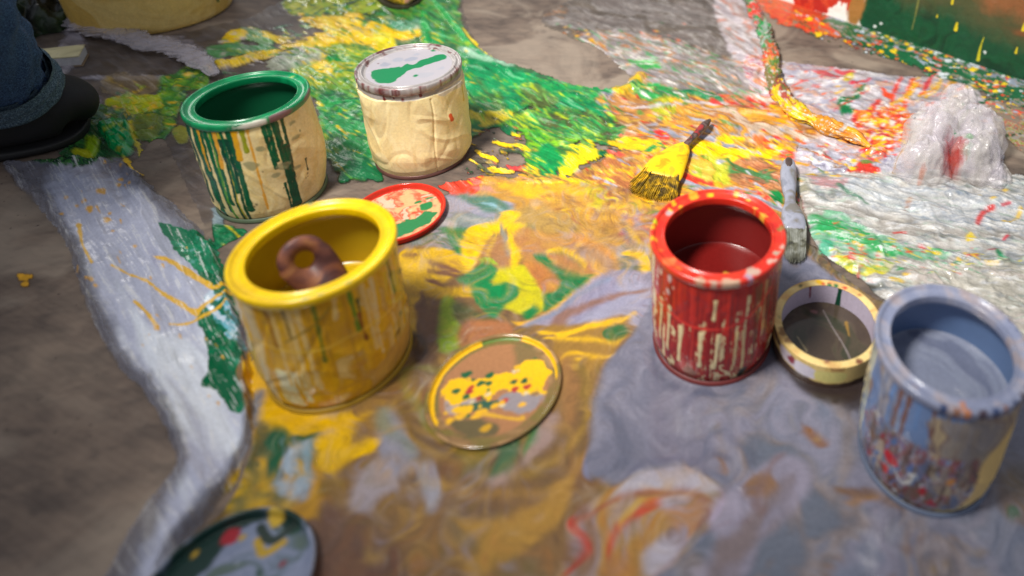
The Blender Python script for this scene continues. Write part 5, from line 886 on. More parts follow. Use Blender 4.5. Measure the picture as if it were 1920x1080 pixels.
tp.blob([(-150, 15), (-60, 13), (-20, 17), (40, 18), (150, 15), (150, 30), (-150, 30)], '4a3830', 2, 1.5); tp.blob([(-40, 4), (-24, 5), (-22, 15), (-38, 14)], 'c8bcc4', 1.5, .8); tp.blob([(-22, 5), (-4, 6), (-4, 16), (-22, 16)], 'cfc8d4', 1, .6); tp.drop(-26, 9, 4, '8c3444', 1); tp.blob([(-2, 6), (20, 6), (20, 16), (-2, 16)], 'd8cc80', 1, .8); tp.line([(-60, 2), (-44, 6)], 3, '5a4a44', 1, 1)
P = np.stack([Ro*np.sin(tp.U/1000/Ro), -Ro*np.cos(tp.U/1000/Ro), H-tp.Vv/1000], -1); link('outer_wall', grid_mesh('outer_wall', P, None, tp.C, tp.R), tinpaint, r)
fp = densify([(Ro, H-.0004), (Ro-.0008, H), (Ri+.001, H), (Ri+.0002, H-.0006)], 4); lathe_part('tape', fp, r, tinpaint, d, 180)
p = Painter(-math.pi*Ri*1000, math.pi*Ri*1000, 0, H*1000, 400, 40, .001); p.C[:] = lin('bdb2c4'); p.R[:] = .5
# the inside wall faces the viewer on its far side: round = +-180 degrees
hw = math.pi*Ri*1000
p.line([(hw-6, 0), (hw-6, H*1000)], [1.8, 2.4], '0a4430', .6, .6); p.line([(-hw+22, 0), (-hw+21, 14)], [1.2, .7], '8a4a54', .5, .5)
P = np.stack([Ri*np.sin(p.U/1000/Ri), -Ri*np.cos(p.U/1000/Ri), H-.0006-p.Vv/1000*.98], -1)
link('cardboard_core', grid_mesh('cardboard_core', P, None, p.C, p.R), tinpaint, r)
d = disc(.05); d.C[:] = lin('4a4034'); d.R[:] = .1
d.mix([(-52, -52), (52, -52), (52, 52), (-52, 52)], [('453a30', 1.4), ('54483a', 1), ('3c3c2c', .8)], 40, 2, 24, 1, 0, 1, sharp=3, R=.1, sm=False)
d.line([(-6, -30), (4, -14), (18, 6), (28, 26)], .7, '7a706c', .4, .5); d.drop(2, 27, 5.5, '8a8480', .8, soft=1); d.line([(16, -22), (20, -8)], [1.6, .5], '8a6a2c', .5, .6); d.line([(-24, 6), (-14, 18)], .8, '8a7c5c', .4, .6); d.drop(-14, -26, 3, '7a5450', .8, soft=1.5)
lathe_part('puddle', [(Ri*.998*k/12, .003) for k in np.arange(12, -.1, -.25)], r, wet, d, 160)

# ================================================================== brushes
def loft(name, pts, secs, mat, root, n=24, power=2.4, up=Vector((0, 0, 1)), caps=True):
    """pts = centres in world, secs = (half width, half height) at each"""
    pts = [Vector(q) for q in pts]; L = len(pts); rows = []
    for i, q in enumerate(pts):
        t_ = (pts[min(i+1, L-1)]-pts[max(i-1, 0)]).normalized(); sd = t_.cross(up).normalized(); u_ = sd.cross(t_).normalized(); a, b = secs[i]; row = []
        for k in range(n):
            th_ = 2*math.pi*k/n; cx, sx = math.cos(th_), math.sin(th_); e = 2/power
            row.append(q+sd*a*math.copysign(abs(cx)**e, cx)+u_*b*math.copysign(abs(sx)**e, sx))
        rows.append(row)
    off = root.matrix_world.translation if root is not None else Vector()
    if root is not None: bpy.context.view_layer.update(); off = root.matrix_world.translation
    bm = bmesh.new(); vs = [[bm.verts.new(v-off) for v in row] for row in rows]
    for i in range(L-1):
        for k in range(n): bm.faces.new((vs[i][k], vs[i][(k+1) % n], vs[i+1][(k+1) % n], vs[i+1][k]))
    if caps: bm.faces.new(vs[0][::-1]); bm.faces.new(vs[-1])
    bmesh.ops.recalc_face_normals(bm, faces=bm.faces); me = bpy.data.meshes.new(name); bm.to_mesh(me); bm.free()
    return link(name, me, mat, root)
def spl(pts, secs, n=6):
    A = smooth_poly([tuple(p_)+tuple(s_) for p_, s_ in zip(pts, secs)], False, n); return [tuple(q[:3]) for q in A], [(max(q[3], .0003), max(q[4], .0003)) for q in A]
def bristles(root, a, b, wa_, wb_, th_, mat, n=420, seed=1, tipcol=None):
    """hairs fanned from the ferrule end a to the tips b"""
    rr = random.Random(seed); a = Vector(a); b = Vector(b); d_ = (b-a); sd = d_.cross(Vector((0, 0, 1))).normalized(); off = root.matrix_world.translation
    bm = bmesh.new(); cl = bm.loops.layers.float_color.new('Col')
    for i in range(n):
        s_ = rr.uniform(-1, 1); h_ = rr.uniform(-1, 1); l = rr.uniform(.82, 1.08)*(1-.18*s_*s_)
        p0 = a+sd*wa_*s_+Vector((0, 0, h_*th_)); p1 = a+d_*l+sd*(wb_*s_+rr.uniform(-.0015, .0015))+Vector((0, 0, h_*th_*.6+rr.uniform(-.001, .001)))
        pm = (p0+p1)/2+Vector((0, 0, .0008*rr.uniform(-1, 1))); r_ = rr.uniform(.0003, .0007)
        prev = None
        for q, rad in ((p0, r_), (pm, r_), (p1, r_*.25)):
            q = q.copy(); q.z = max(q.z, .0015)
            ring_ = [bm.verts.new(q-off+sd*rad*math.cos(k*2.094)+Vector((0, 0, rad*math.sin(k*2.094)))) for k in range(3)]
            if prev:
                for k in range(3): bm.faces.new((prev[k], prev[(k+1) % 3], ring_[(k+1) % 3], ring_[k]))
            prev = ring_
    me = bpy.data.meshes.new('bristles'); bm.to_mesh(me); bm.free(); return link('bristles', me, mat, root, False)
def streak_mat(name, cols, scale=30, rough=.35, coat=.1, pos=None):
    mt, nt, b = nmat(name); tc = nt.nodes.new('ShaderNodeTexCoord'); n = nt.nodes.new('ShaderNodeTexNoise'); n.inputs['Scale'].default_value = scale; n.inputs['Detail'].default_value = 5; n.inputs['Distortion'].default_value = .6
    nt.links.new(tc.outputs['Object'], n.inputs[0]); r_ = nt.nodes.new('ShaderNodeValToRGB'); nt.links.new(n.outputs[0], r_.inputs[0]); e = r_.color_ramp.elements
    k = len(cols); xs_ = pos or [.36+.28*i/(k-1) for i in range(k)]; e[0].position = xs_[0]; e[0].color = (*lin(cols[0]), 1); e[1].position = xs_[-1]; e[1].color = (*lin(cols[-1]), 1)
    for i in range(1, k-1): x = e.new(xs_[i]); x.color = (*lin(cols[i]), 1)
    nt.links.new(r_.outputs[0], b.inputs['Base Color']); b.inputs['Roughness'].default_value = rough; b.inputs['Coat Weight'].default_value = coat; bump(nt, b, 150, .4); return mt
ymat = streak_mat('yellow_paint_clots', ['c8940c', 'ecbc0c', 'f2c60c', 'e0a81c'], 60)
hair = streak_mat('dark_bristle', ['4a3a1c', '7a6018', 'a88414', 'd8a810'], 110, .6, 0)
tip = V(1222, 362, .006); neck = V(1256, 305, .011); nk2 = V(1282, 275, .012); hend = V(1330, 226, .012)
r = empty('paintbrush', (neck.x, neck.y, 0), 'flat paintbrush thick with yellow paint, thin dark handle, behind the red tin', 'paintbrush', 'paintbrushes'); bpy.context.view_layer.update()
mid = V(1242, 326, .010)
bristles(r, mid, tip+(tip-mid)*.22, .021, .028, .0045, hair, 900, 4)
P_, S_ = spl([V(1238, 332, .010), V(1242, 325, .0105), V(1252, 308, .011), V(1266, 292, .011), V(1278, 278, .012), V(1284, 270, .012)], [(.023, .0035), (.024, .0055), (.022, .0065), (.017, .0065), (.011, .005), (.004, .003)]); loft('ferrule', P_, S_, ymat, r)
hm = streak_mat('dark_handle', ['4a3a34', '6a5450', '3c302c', '9a3030'], 60)
P_, S_ = spl([V(1276, 282, .012), V(1296, 262, .013), V(1312, 245, .014), V(1322, 234, .014), V(1331, 225, .014)], [(.0045, .004), (.004, .0035), (.0048, .004), (.0052, .004), (.002, .002)]); loft('handle', P_, S_, hm, r)
gm = streak_mat('grey_painted_handle', ['7c7f8c', '9496a4', '8a8c9a', '74706c'], 40)
T0 = V(1479, 302, .012)
r = empty('paintbrush', (T0.x, T0.y, 0), 'grey-painted paintbrush with rounded handle end and dark wet bristles, right of the red tin', 'paintbrush', 'paintbrushes'); bpy.context.view_layer.update()
P_, S_ = spl([V(1479, 299, .012), V(1479, 306, .012), V(1478, 325, .012), V(1479, 350, .012), V(1481, 372, .012), V(1482, 388, .012)], [(.003, .003), (.0075, .005), (.0095, .006), (.0085, .006), (.006, .005), (.007, .005)]); loft('handle', P_, S_, gm, r)
P_, S_ = spl([V(1479, 297, .013), V(1479, 301, .014), V(1479, 308, .0155), V(1479, 313, .017)], [(.003, .002), (.0045, .0035), (.0045, .0035), (.002, .0015)]); loft('handle_end', P_, S_, plain('dark_handle_end', '4c3e3c', .3), r)
P_, S_ = spl([V(1482, 384, .012), V(1484, 396, .012), V(1487, 410, .012), V(1490, 424, .011), V(1491, 432, .011)], [(.007, .005), (.0105, .006), (.0125, .006), (.0125, .0055), (.0122, .0052)]); loft('ferrule', P_, S_, gm, r)
bristles(r, V(1491, 428, .010), V(1490, 490, .006), .0118, .010, .0045, streak_mat('grey_bristle', ['3c3c34', '5c5c4c', '7a7c74', '8a8c84'], 90, .5, 0), 520, 9)
# brush standing in the yellow tin
yr, R, H = YT; yx, yy = TINS['yellow'][:2]
wood = streak_mat('wood_handle_smeared_brown', ['4a2c2a', '5c3834', '7a4a38', '8f5a3c', '9a6a40'], 55, .5, 0, [.36, .46, .54, .62, .68])
a = V(548, 462, H-.004); b = V(646, 566, .060)
r = empty('paintbrush', (b.x, b.y, .03), 'brown wooden brush handle with a hanging hole, leaning inside the yellow tin', 'paintbrush', 'paintbrushes'); bpy.context.view_layer.update()
ax = (b-a); L_ = ax.length; ax.normalize(); vd = (Vector((0, 0, CAM_H))-a).normalized(); sd = ax.cross(vd).normalized(); nn = sd.cross(ax).normalized()
off = r.matrix_world.translation; bm = bmesh.new(); NS = 64
out_, inn_ = [], []
for k in range(NS):     # rounded paddle end with a round hole, then the shaft
    th_ = 2*math.pi*k/NS; c_, s_ = math.cos(th_), math.sin(th_)
    rad = .0165
    x = c_*rad; y = s_*rad
    if x > 0: x = x*3.4; y = s_*rad*1.08
    out_.append((x, y)); inn_.append((c_*.0078+.002, s_*.0066))
def pt(x, y, h_): return a+ax*(x+.012)+sd*y+nn*h_-off
f_o = [bm.verts.new(pt(x*.93, y*.90, .0032)) for x, y in out_]; m_o = [bm.verts.new(pt(x, y, .0014)) for x, y in out_]; m_b = [bm.verts.new(pt(x, y, -.0014)) for x, y in out_]; b_o = [bm.verts.new(pt(x*.93, y*.90, -.0032)) for x, y in out_]
f_i = [bm.verts.new(pt(x, y, .0030)) for x, y in inn_]; b_i = [bm.verts.new(pt(x, y, -.0030)) for x, y in inn_]
lp = [f_i, f_o, m_o, m_b, b_o, b_i, f_i]
for q0, q1 in zip(lp, lp[1:]):
    for k in range(NS): bm.faces.new((q0[k], q0[(k+1) % NS], q1[(k+1) % NS], q1[k]))
bmesh.ops.recalc_face_normals(bm, faces=bm.faces); me = bpy.data.meshes.new('handle'); bm.to_mesh(me); bm.free(); link('handle', me, wood, r)
P_, S_ = spl([a+ax*.05, a+ax*.075, b], [(.015, .004), (.016, .004), (.016, .004)]); loft('shaft', P_, S_, wood, r)

# ================================================================== twisted film, crumpled bags
def tube_thing(name, pts, rads, label, cat, colfn, mat, seed=1, tw=5, nL=420, nA=64, amp=.35, flat_=.8):
    A = smooth_poly(np.array([tuple(p_)+(q,) for p_, q in zip(pts, rads)]), False, 30); s_ = np.linspace(0, len(A)-1, nL); A = np.stack([np.interp(s_, np.arange(len(A)), A[:, k]) for k in range(4)], -1)
    C_ = A[:, :3]; T = np.gradient(C_, axis=0); T /= np.linalg.norm(T, axis=1)[:, None]; up = np.array([0, 0, 1.]); sd_ = np.cross(T, up); sd_ /= np.linalg.norm(sd_, axis=1)[:, None]; u_ = np.cross(sd_, T)
    ln = np.concatenate([[0], np.cumsum(np.linalg.norm(np.diff(C_, axis=0), axis=1))]); th_ = np.linspace(0, 2*np.pi, nA, endpoint=False)
    LL, TT = np.meshgrid(ln, th_, indexing='ij'); tw_ = TT+LL*tw*2+1.2*fbm(LL*14, LL*0+.5, seed+3, 2)
    rr = A[:, 3:4]*(1+amp*(ridge(np.cos(tw_)*1.6+LL*24, np.sin(tw_)*1.6, seed, 3)-.5)*1.5+.35*fbm(LL*40, TT*.0+.3, seed+9, 2))
    P = C_[:, None, :]+rr[..., None]*(np.cos(TT)[..., None]*sd_[:, None, :]+np.sin(TT)[..., None]*u_[:, None, :]*flat_)
    P[..., 2] = np.maximum(P[..., 2], .001)
    col, rg = colfn(LL/ln[-1], TT, LL); me = grid_mesh(name, P, None, col, rg, None, True); return tag(link(name, me, mat), label, cat)
def ropecol(t_, th_, L_):
    f = fbm(L_*38, np.cos(th_)*1.2, 81, 3); seq = ['8f8a6c', '2c7a3c', '5f5a44', '2a8a44', 'd83a2c', 'd8402c', '8a6a5c', '1f8a44', '8a9a8c', '2c8a48', '8a6a4c', 'd8502c', 'b8883c', '5a7a34', '7a6a3c', 'a04a3c', 'c8a41c', 'e0bc10', 'd09024', 'c8801c', 'c87a24', 'd89c1c']
    x = np.clip(t_*len(seq)+f*2.6, 0, len(seq)-1).astype(int); C_ = np.array([lin(q) for q in seq])[x]
    f2 = np.clip(fbm(L_*90, np.sin(th_)*3, 91, 3)*4-.9, 0, 1)[..., None]; C_ = C_*(1-f2)+lin('c0b4a8')*f2; return C_, np.full(t_.shape, .25)
glossy = paint_mat('glossy_paint_skin', False, 220, .7, .3, .0012)
pp = [(1396, -30), (1412, 15), (1432, 55), (1444, 95), (1450, 135), (1462, 172), (1488, 204), (1530, 226), (1570, 244), (1605, 258), (1632, 276)]
tube_thing('twisted_film', [V(x, y, .009) for x, y in pp], [.010, .0115, .012, .0115, .012, .0125, .0125, .0115, .0125, .009, .002], 'twisted rope of plastic film caked green, red and yellow, running down from the top edge', 'plastic film', ropecol, glossy, 5)
def mound(name, polys, label, cat, colfn, mat, n=170, pad=.02, seed=3, wr=.006, alpha=None, dz=0):
    """crumpled film standing up: polys = (px, py, reach across, reach along, height)"""
    cs = [(V(x, y), a, b, h_) for x, y, a, b, h_ in polys]
    x0 = min(c_.x-a for c_, a, b, h_ in cs)-pad; x1 = max(c_.x+a for c_, a, b, h_ in cs)+pad; y0 = min(c_.y-b for c_, a, b, h_ in cs)-pad; y1 = max(c_.y+b for c_, a, b, h_ in cs)+pad
    X, Y = np.meshgrid(np.linspace(x0, x1, n), np.linspace(y0, y1, n)); zz = np.zeros(X.shape)
    wx = X+.006*fbm(X*60, Y*60, seed, 3); wy = Y+.006*fbm(X*60, Y*60, seed+3, 3)
    for c_, a, b, h_ in cs:
        q = ((wx-c_.x)/a)**2+((wy-c_.y)/b)**2; zz = np.maximum(zz, h_*np.clip(1-q, 0, 1)**.42)
    base_ = zz > 1e-4; zz = zz+base_*np.clip(zz/.01, 0, 1)*(wr*1.3*(ridge(X*22, Y*22, seed+5, 2)-.6)+wr*.25*(ridge(X*60, Y*60, seed+9, 2)-.5))
    zz = np.maximum(zz, 0)+.002+dz; col, rg, al = colfn(X, Y, zz)
    # crumple sideways as well so that the walls are not smooth
    X2 = X+base_*.007*fbm(Y*30, zz*30, seed+11, 2); Y2 = Y+base_*.007*fbm(X*30, zz*30, seed+13, 2)
    kf = np.maximum.reduce(cells(base_.astype(float))) > 0
    me = grid_mesh(name, np.stack([X2, Y2, zz], -1), kf, col, rg, al); return tag(link(name, me, mat), label, cat)
def bagcol(X, Y, zz):
    C_ = np.broadcast_to(lin('d8d2ce'), X.shape+(3,)).copy(); f = np.clip(fbm(X*40, Y*40, 7, 3)*2+.5, 0, 1)[..., None]; C_ = C_*(1-f)+lin('dcd4dc')*f
    def spot(px, py, z_, r_, c_, soft=.5, op=1):
        nonlocal C_
        q = V(px, py, z_); dd = np.hypot(X-q.x, (Y-q.y)*.8)*(1+.5*fbm(X*160, Y*160, int(px) % 50, 3)); m_ = np.clip((1-dd/r_)/soft, 0, 1)[..., None]*op; C_ = C_*(1-m_)+lin(c_)*m_
    spot(1790, 165, .03, .022, 'c86a5c', .8, .85); spot(1795, 150, .04, .012, 'd86a40', .7, .9)
    spot(1785, 285, .035, .013, 'c02c2c'); spot(1789, 300, .025, .012, 'd0402c'); spot(1782, 262, .045, .010, 'a03848', .5, .8)
    for x, y, z_, q, c_ in ((1808, 191, .05, .004, '1c8a54'), (1791, 246, .05, .0025, '1f9a60'), (1822, 230, .05, .002, '14503c'), (1714, 227, .05, .0014, '2c5040'), (1812, 210, .05, .002, '2c6a4c'), (1679, 322, .004, .006, 'd8a43c'), (1730, 314, .03, .004, 'd07a50'), (1805, 312, .01, .006, '6ab06a')): spot(x, y, z_, q, c_)
    return C_, np.full(X.shape, .22), np.full(X.shape, .34)
bagm = paint_mat('milky_crumpled_film', True, 70, .4, 0, .0015)
nt = bagm.node_tree; b_ = nt.nodes['Principled BSDF']; b_.inputs['Subsurface Weight'].default_value = 0; b_.inputs['Subsurface Radius'].default_value = (.01, .01, .01); b_.inputs['Subsurface Scale'].default_value = .5
from mathutils import noise as mn
def lobes(name, L_, label, cat, mat, cfn, seed=1, nu=130, nv=80, amp=.30):
    """film gathered into soft lobes, folded all over"""
    allP, allF, allC = [], [], []; base = 0
    for (px, py, a, b, h_, z0) in L_:
        c_ = V(px, py); th_ = np.linspace(0, 2*np.pi, nu, endpoint=False); ph = np.linspace(.02, np.pi*.62, nv); TH, PH = np.meshgrid(th_, ph)
        ux, uy, uz = np.sin(PH)*np.cos(TH), np.sin(PH)*np.sin(TH), np.cos(PH); rr = np.zeros(TH.shape)
        for i in range(nv):
            for k in range(nu):
                q = Vector((ux[i, k]*1.5+px*.1, uy[i, k]*1.5+py*.1, uz[i, k]*1.1+seed)); n1 = mn.fractal(q, 1, 2, 3); n2 = abs(mn.noise(q*1.15+Vector((n1, 0, 3))*.6)); n3 = abs(mn.noise(q*4.2+Vector((0, n1, 1)))); rr[i, k] = 1+amp*(n1*.5-n2*.75+.2)-amp*.03*n3
        P = np.stack([c_.x+a*rr*ux, c_.y+b*rr*uy, np.maximum(z0+h_*rr*(uz), .0015)], -1); idx = np.arange(nu*nv).reshape(nv, nu)+base
        A_, B_ = idx[:-1], np.roll(idx, -1, 1)[:-1]; D_, E_ = np.roll(idx, -1, 1)[1:], idx[1:]; allF.append(np.stack([A_, E_, D_, B_], -1).reshape(-1, 4)); allP.append(P.reshape(-1, 3)); base += nu*nv
    P = np.concatenate(allP); Fc = np.concatenate(allF); col, rg, al = cfn(P[:, 0], P[:, 1], P[:, 2])
    me = bpy.data.meshes.new(name); me.from_pydata(P.tolist(), [], Fc.tolist()); at = me.color_attributes.new('Col', 'FLOAT_COLOR', 'POINT'); q = np.ones((len(P), 4), np.float32); q[:, :3] = col; q[:, 3] = al; at.data.foreach_set('color', q.ravel()); at = me.attributes.new('Rgh', 'FLOAT', 'POINT'); at.data.foreach_set('value', rg.astype(np.float32))
    return tag(link(name, me, mat), label, cat)
lobes('crumpled_bag', [(1726, 330, .033, .026, .046, .012), (1738, 290, .036, .030, .050, .018), (1815, 322, .036, .028, .046, .014), (1822, 290, .036, .030, .052, .020), (1778, 260, .034, .03, .052, .01), (1790, 228, .028, .026, .048, .008), (1862, 335, .02, .02, .018, .002), (1728, 320, .026, .02, .036, .008), (1738, 292, .028, .022, .038, .012), (1816, 318, .028, .02, .036, .008), (1822, 295, .028, .022, .040, .012), (1790, 235, .02, .018, .034, .004)], 'crumpled milky clear plastic bag standing up behind the big clear sheet, with red smears', 'plastic bag', bagm, bagcol, 4)
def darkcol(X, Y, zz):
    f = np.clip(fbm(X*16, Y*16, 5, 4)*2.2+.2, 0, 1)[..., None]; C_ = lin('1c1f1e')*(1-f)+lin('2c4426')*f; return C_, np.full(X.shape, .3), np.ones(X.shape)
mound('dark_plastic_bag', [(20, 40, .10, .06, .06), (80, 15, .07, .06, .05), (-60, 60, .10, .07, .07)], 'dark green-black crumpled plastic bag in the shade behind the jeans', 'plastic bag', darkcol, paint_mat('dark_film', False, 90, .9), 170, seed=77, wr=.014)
def ribcol(t_, th_, L_):
    f = np.clip(fbm(L_*60, np.cos(th_)*2, 12, 3)*2+.5, 0, 1)[..., None]; return lin('a8a0ac')*(1-f)+lin('cfc9d4')*f, np.full(t_.shape, .2)
clearm = plain('x', 'c4bec8', .18, 0, 90, .3, .2, 80, alpha=.45); clearm.name = 'clear_twisted_film'
tube_thing('twisted_film', [V(x, y, .012) for x, y in [(126, -40), (140, 0), (160, 30), (190, 52), (235, 64), (270, 78), (310, 86), (350, 100), (385, 122), (402, 140)]], [.022, .026, .026, .022, .017, .017, .016, .014, .011, .004], 'clear twisted wisp of plastic film running past the foot of the cream bucket', 'plastic film', ribcol, clearm, 15, tw=1, amp=.32, flat_=.28)

# ================================================================== cream bucket, paper pad, canvas
R = .101; c = V(307, 64); dr = Vector((c.x, c.y, 0)).normalized(); c = c+dr*R
r = empty('bucket', (c.x, c.y, 0), 'large cream painted bucket at the top left, its foot smeared with cream paint', 'bucket'); r.rotation_euler.z = math.atan2(-c.x, c.y)
p = Painter(-math.pi*R*1000, math.pi*R*1000, 0, 230, 500, 160, .001); p.C[:] = lin('e0c070'); p.R[:] = .4
p.mix([(-320, -5), (320, -5), (320, 240), (-320, 240)], [('e2c274', 1.4), ('e8cc84', 1), ('d4ae58', .8)], 5, 5, 14, 1, 0, 1, sharp=3, R=.4, sm=False)
p.drop(86, 206, 3, '5c6a34', 2)
th_ = p.U/1000/R; zz = .23-p.Vv/1000; rr = R*(.985+.07*zz/.23)+.0012*fbm(th_*6, zz*30, 3)-.003*np.clip((.008-zz)/.008, 0, 1)**2; P = np.stack([rr*np.sin(th_), -rr*np.cos(th_), zz+.001], -1)
link('wall', grid_mesh('wall', P, None, p.C, p.R), tinpaint, r)
lathe_part('rim', densify([(R*1.06, .226), (R*1.085, .226), (R*1.09, .231), (R*1.07, .234), (R*1.04, .231), (R*1.03, .2)]), r, plain('bucket_rim_cream', 'dcc078', .4))
lathe_part('floor_disc', [(R*.98*k/6, .004) for k in range(6, -1, -1)], r, plain('bucket_inside', 'd0b468', .5))
def solid(name, corners, z0, z1, mat, root=None, bev=.0006):
    off = root.matrix_world.translation if root is not None else Vector(); bm = bmesh.new(); lo = [bm.verts.new(Vector((q.x, q.y, z0))-off) for q in corners]; hi = [bm.verts.new(Vector((q.x, q.y, z1))-off) for q in corners]; n = len(lo)
    bm.faces.new(lo[::-1]); bm.faces.new(hi)
    for k in range(n): bm.faces.new((lo[k], lo[(k+1) % n], hi[(k+1) % n], hi[k]))
    bmesh.ops.recalc_face_normals(bm, faces=bm.faces); bmesh.ops.bevel(bm, geom=list(bm.edges), offset=bev, segments=1, affect='EDGES'); me = bpy.data.meshes.new(name); bm.to_mesh(me); bm.free(); return link(name, me, mat, root, False)
Q = [V(40, 97, .016), V(160, 84, .016), V(148, 106, .016), V(58, 113, .016)]; cc_ = sum(Q, Vector())/4
r = empty('paper_pad', (cc_.x, cc_.y, 0), 'small thick paper pad with a cream cover lying beside the jeans cuff', 'paper pad'); bpy.context.view_layer.update()
solid('pages', [q.lerp(cc_, .03) for q in Q], .003, .015, plain('white_pages', 'c8c8cc', .7, 0, 300, .5, .1, 200), r); solid('cover', Q, .0152, .0172, streak_mat('worn_cream_cover', ['b8b08c', 'cfc698', 'd8cfa4', 'b0a488'], 30, .7, 0), r); solid('back_cover', [q.lerp(cc_, -.03) for q in Q], .001, .0028, plain('brown_board', '8a745c', .7), r)
A0 = V(1420, -14); B0 = V(1920, 152); ed = (B0-A0).normalized(); A0 = A0-ed*.08; Lc = (B0-A0).length+.45; nrm = Vector((ed.y, -ed.x, 0)); nrm = nrm if nrm.y < 0 else -nrm; lean = Vector((0, 0, 1))*math.cos(.1)-nrm*math.sin(.1); fn = ed.cross(lean).normalized()
def onboard(px, py):
    d_ = Vector(fw+((px-PPX)/F_PX)*cr-((py-PPY)/F_PX)*cu); o_ = Vector((0, 0, CAM_H)); t_ = (A0-o_).dot(fn)/d_.dot(fn); q = o_+d_*t_-A0; return q.dot(ed)*1000, q.dot(lean)*1000
p = Painter(0, Lc*1000, 0, 420, 900, 380, .001); p.C[:] = lin('0c5430'); p.R[:] = .38
def OB(*pts): return [onboard(x, y) for x, y in pts]
p.mix([(-5, -5), (Lc*1000+5, -5), (Lc*1000+5, 425), (-5, 425)], [('084026', 1.5), ('0b4c2c', 1), ('06331e', .7)], 88, 4, 14, 1, 0, 1, sharp=3, R=.35, sm=False)
p.blob(OB((1700, -60), (1700, 8), (1780, 20), (1850, 60), (1960, 90), (1960, -80)), '4a4a2c', 10, 30, .85, mot=[('7a4a28', .0, 14, 10, 3)])
p.blob(OB((1840, 10), (1900, 30), (1960, 50), (1960, 0), (1860, -30)), '8a5430', 10, 26, .8, mot=[('4a5a30', -.05, 20, 20, 3)])
p.blob(OB((1300, -90), (1612, -90), (1610, 30), (1606, 48), (1500, 30), (1300, -40)), 'e4ddd6', 2, 2)
p.blob(OB((1592, -90), (1640, -90), (1618, 20), (1600, 50), (1588, 20)), '9a6a34', 3, 6, mot=[('b0482c', .0, 40, 90, 6)])
p.mix(OB((1490, -90), (1610, -90), (1600, -5), (1570, 4), (1556, 16), (1545, 24), (1500, 14), (1488, 2)), [('b8301f', 1.4), ('c8482c', .8), ('a8281f', .8)], 85, 4, 26, 1, 4, 1.5)
for x in range(1300, 1480, 9): u_, v_ = onboard(x, -20); p.line([(u_, v_+60), (u_+RNG.uniform(-2, 2), v_-RNG.uniform(0, 12))], [4, 2], 'c23a28', 1.5, 1)
for x, l in ((1562, 20), (1570, 12), (1580, 14), (1592, 26), (1586, 9)): u_, v_ = onboard(x, 0); p.line([(u_, v_+20), (u_, v_-l*.7)], [3, 1.2], 'b8321f', 1, 1)
p.line(OB((1722, 0), (1716, 30), (1710, 55)), [1.6, 1, .7], '7a7a3c', .5, 1, .8)
for x, y, a in ((1793, 50, 4), (1786, 2, 3), (1920, 50, 4), (1906, 94, 3), (1757, 30, 1.4)): u_, v_ = onboard(x, y); p.line([(u_, v_+a*1.4), (u_, v_-a*1.4)], [a*.4, a*.7], 'cdb81c', .8, .8)
p.line(OB((1845, 70), (1838, 90), (1834, 112)), [.7, 1.4, 2.6], 'b8b01c', .8, .8)
for x, y in ((1847, 98), (1640, 50), (1652, 44)): u_, v_ = onboard(x, y); p.drop(u_, v_, 2.4, 'd8e0dc', 1)
Uc, Vc = p.U/1000, p.Vv/1000; P = np.array(A0)+Uc[..., None]*np.array(ed)+Vc[..., None]*np.array(lean)+np.array(-fn if fn.dot(nrm) < 0 else fn)*(.001*fbm(Uc*40, Vc*40, 5)[..., None])
c0 = A0+ed*Lc/2; r = empty('painting', c0, 'big green and red painted canvas standing on the floor at the top right corner', 'painting'); bpy.context.view_layer.update()
link('painted_face', grid_mesh('painted_face', P-np.array(c0), None, p.C, p.R), paint_mat('canvas_paint', False, 500, .6, 0, .0006), r)
bk = -nrm*.022; off = Vector(c0); bm = bmesh.new(); q4 = [A0-nrm*.0015, A0+ed*Lc-nrm*.0015, A0+ed*Lc+lean*.42-nrm*.0015, A0+lean*.42-nrm*.0015]; f1 = [bm.verts.new(q-off) for q in q4]; f2 = [bm.verts.new(q+bk-off) for q in q4]; bm.faces.new(f1); bm.faces.new(f2[::-1])
for k in range(4): bm.faces.new((f1[k], f1[(k+1) % 4], f2[(k+1) % 4], f2[k]))
bmesh.ops.recalc_face_normals(bm, faces=bm.faces); me = bpy.data.meshes.new('stretcher_frame'); bm.to_mesh(me); bm.free(); link('stretcher_frame', me, plain('stretcher_wood', '9a8468', .6), r, False)

# ================================================================== the person's foot at the left, another shoe at the top
denim = streak_mat('blue_denim', ['16243a', '243c5e', '305078', '4a6a90'], 900, .9, 0); cuffm = streak_mat('faded_denim_cuff', ['22303e', '3a4e60', '50687a', '6c8290'], 800, .9, 0)
shoem = streak_mat('black_suede', ['08090b', '0c0d11', '101016', '141418'], 30, .75, 0)
hl_, to_ = V(-260, 330, .0), V(172, 236, .0); ax = (to_-hl_).normalized(); Lf = (to_-hl_).length
root0 = V(-60, 250)
r = empty('person', (root0.x, root0.y, 0), 'person at the left edge in rolled blue jeans and a dark shoe', 'person'); bpy.context.view_layer.update()
secs = []; pts_ = []
for t_, w_, h_ in ((0, .012, .012), (.03, .026, .026), (.12, .034, .036), (.3, .036, .04), (.5, .037, .036), (.68, .043, .033), (.82, .044, .032), (.92, .038, .029), (.975, .025, .022), (1., .008, .008)):
    q = hl_+ax*Lf*t_; pts_.append((q.x, q.y, h_+.006)); secs.append((w_, h_))
P_, S_ = spl(pts_, secs, 8); sh = loft('shoe', P_, S_, shoem, r, 48, 2.6)
P_, S_ = spl([(a_[0], a_[1], .006) for a_ in pts_], [(s_[0]+.0008, .006) for s_ in secs], 8); loft('sole', P_, S_, plain('dark_rubber_sole', '141416', .6, 0, 90, .4), r, 48, 5).parent = sh
sm = V(98, 262, .03); pz = [(V(70, 268, .032)+Vector((0, 0, 0))), sm, V(124, 242, .035)]
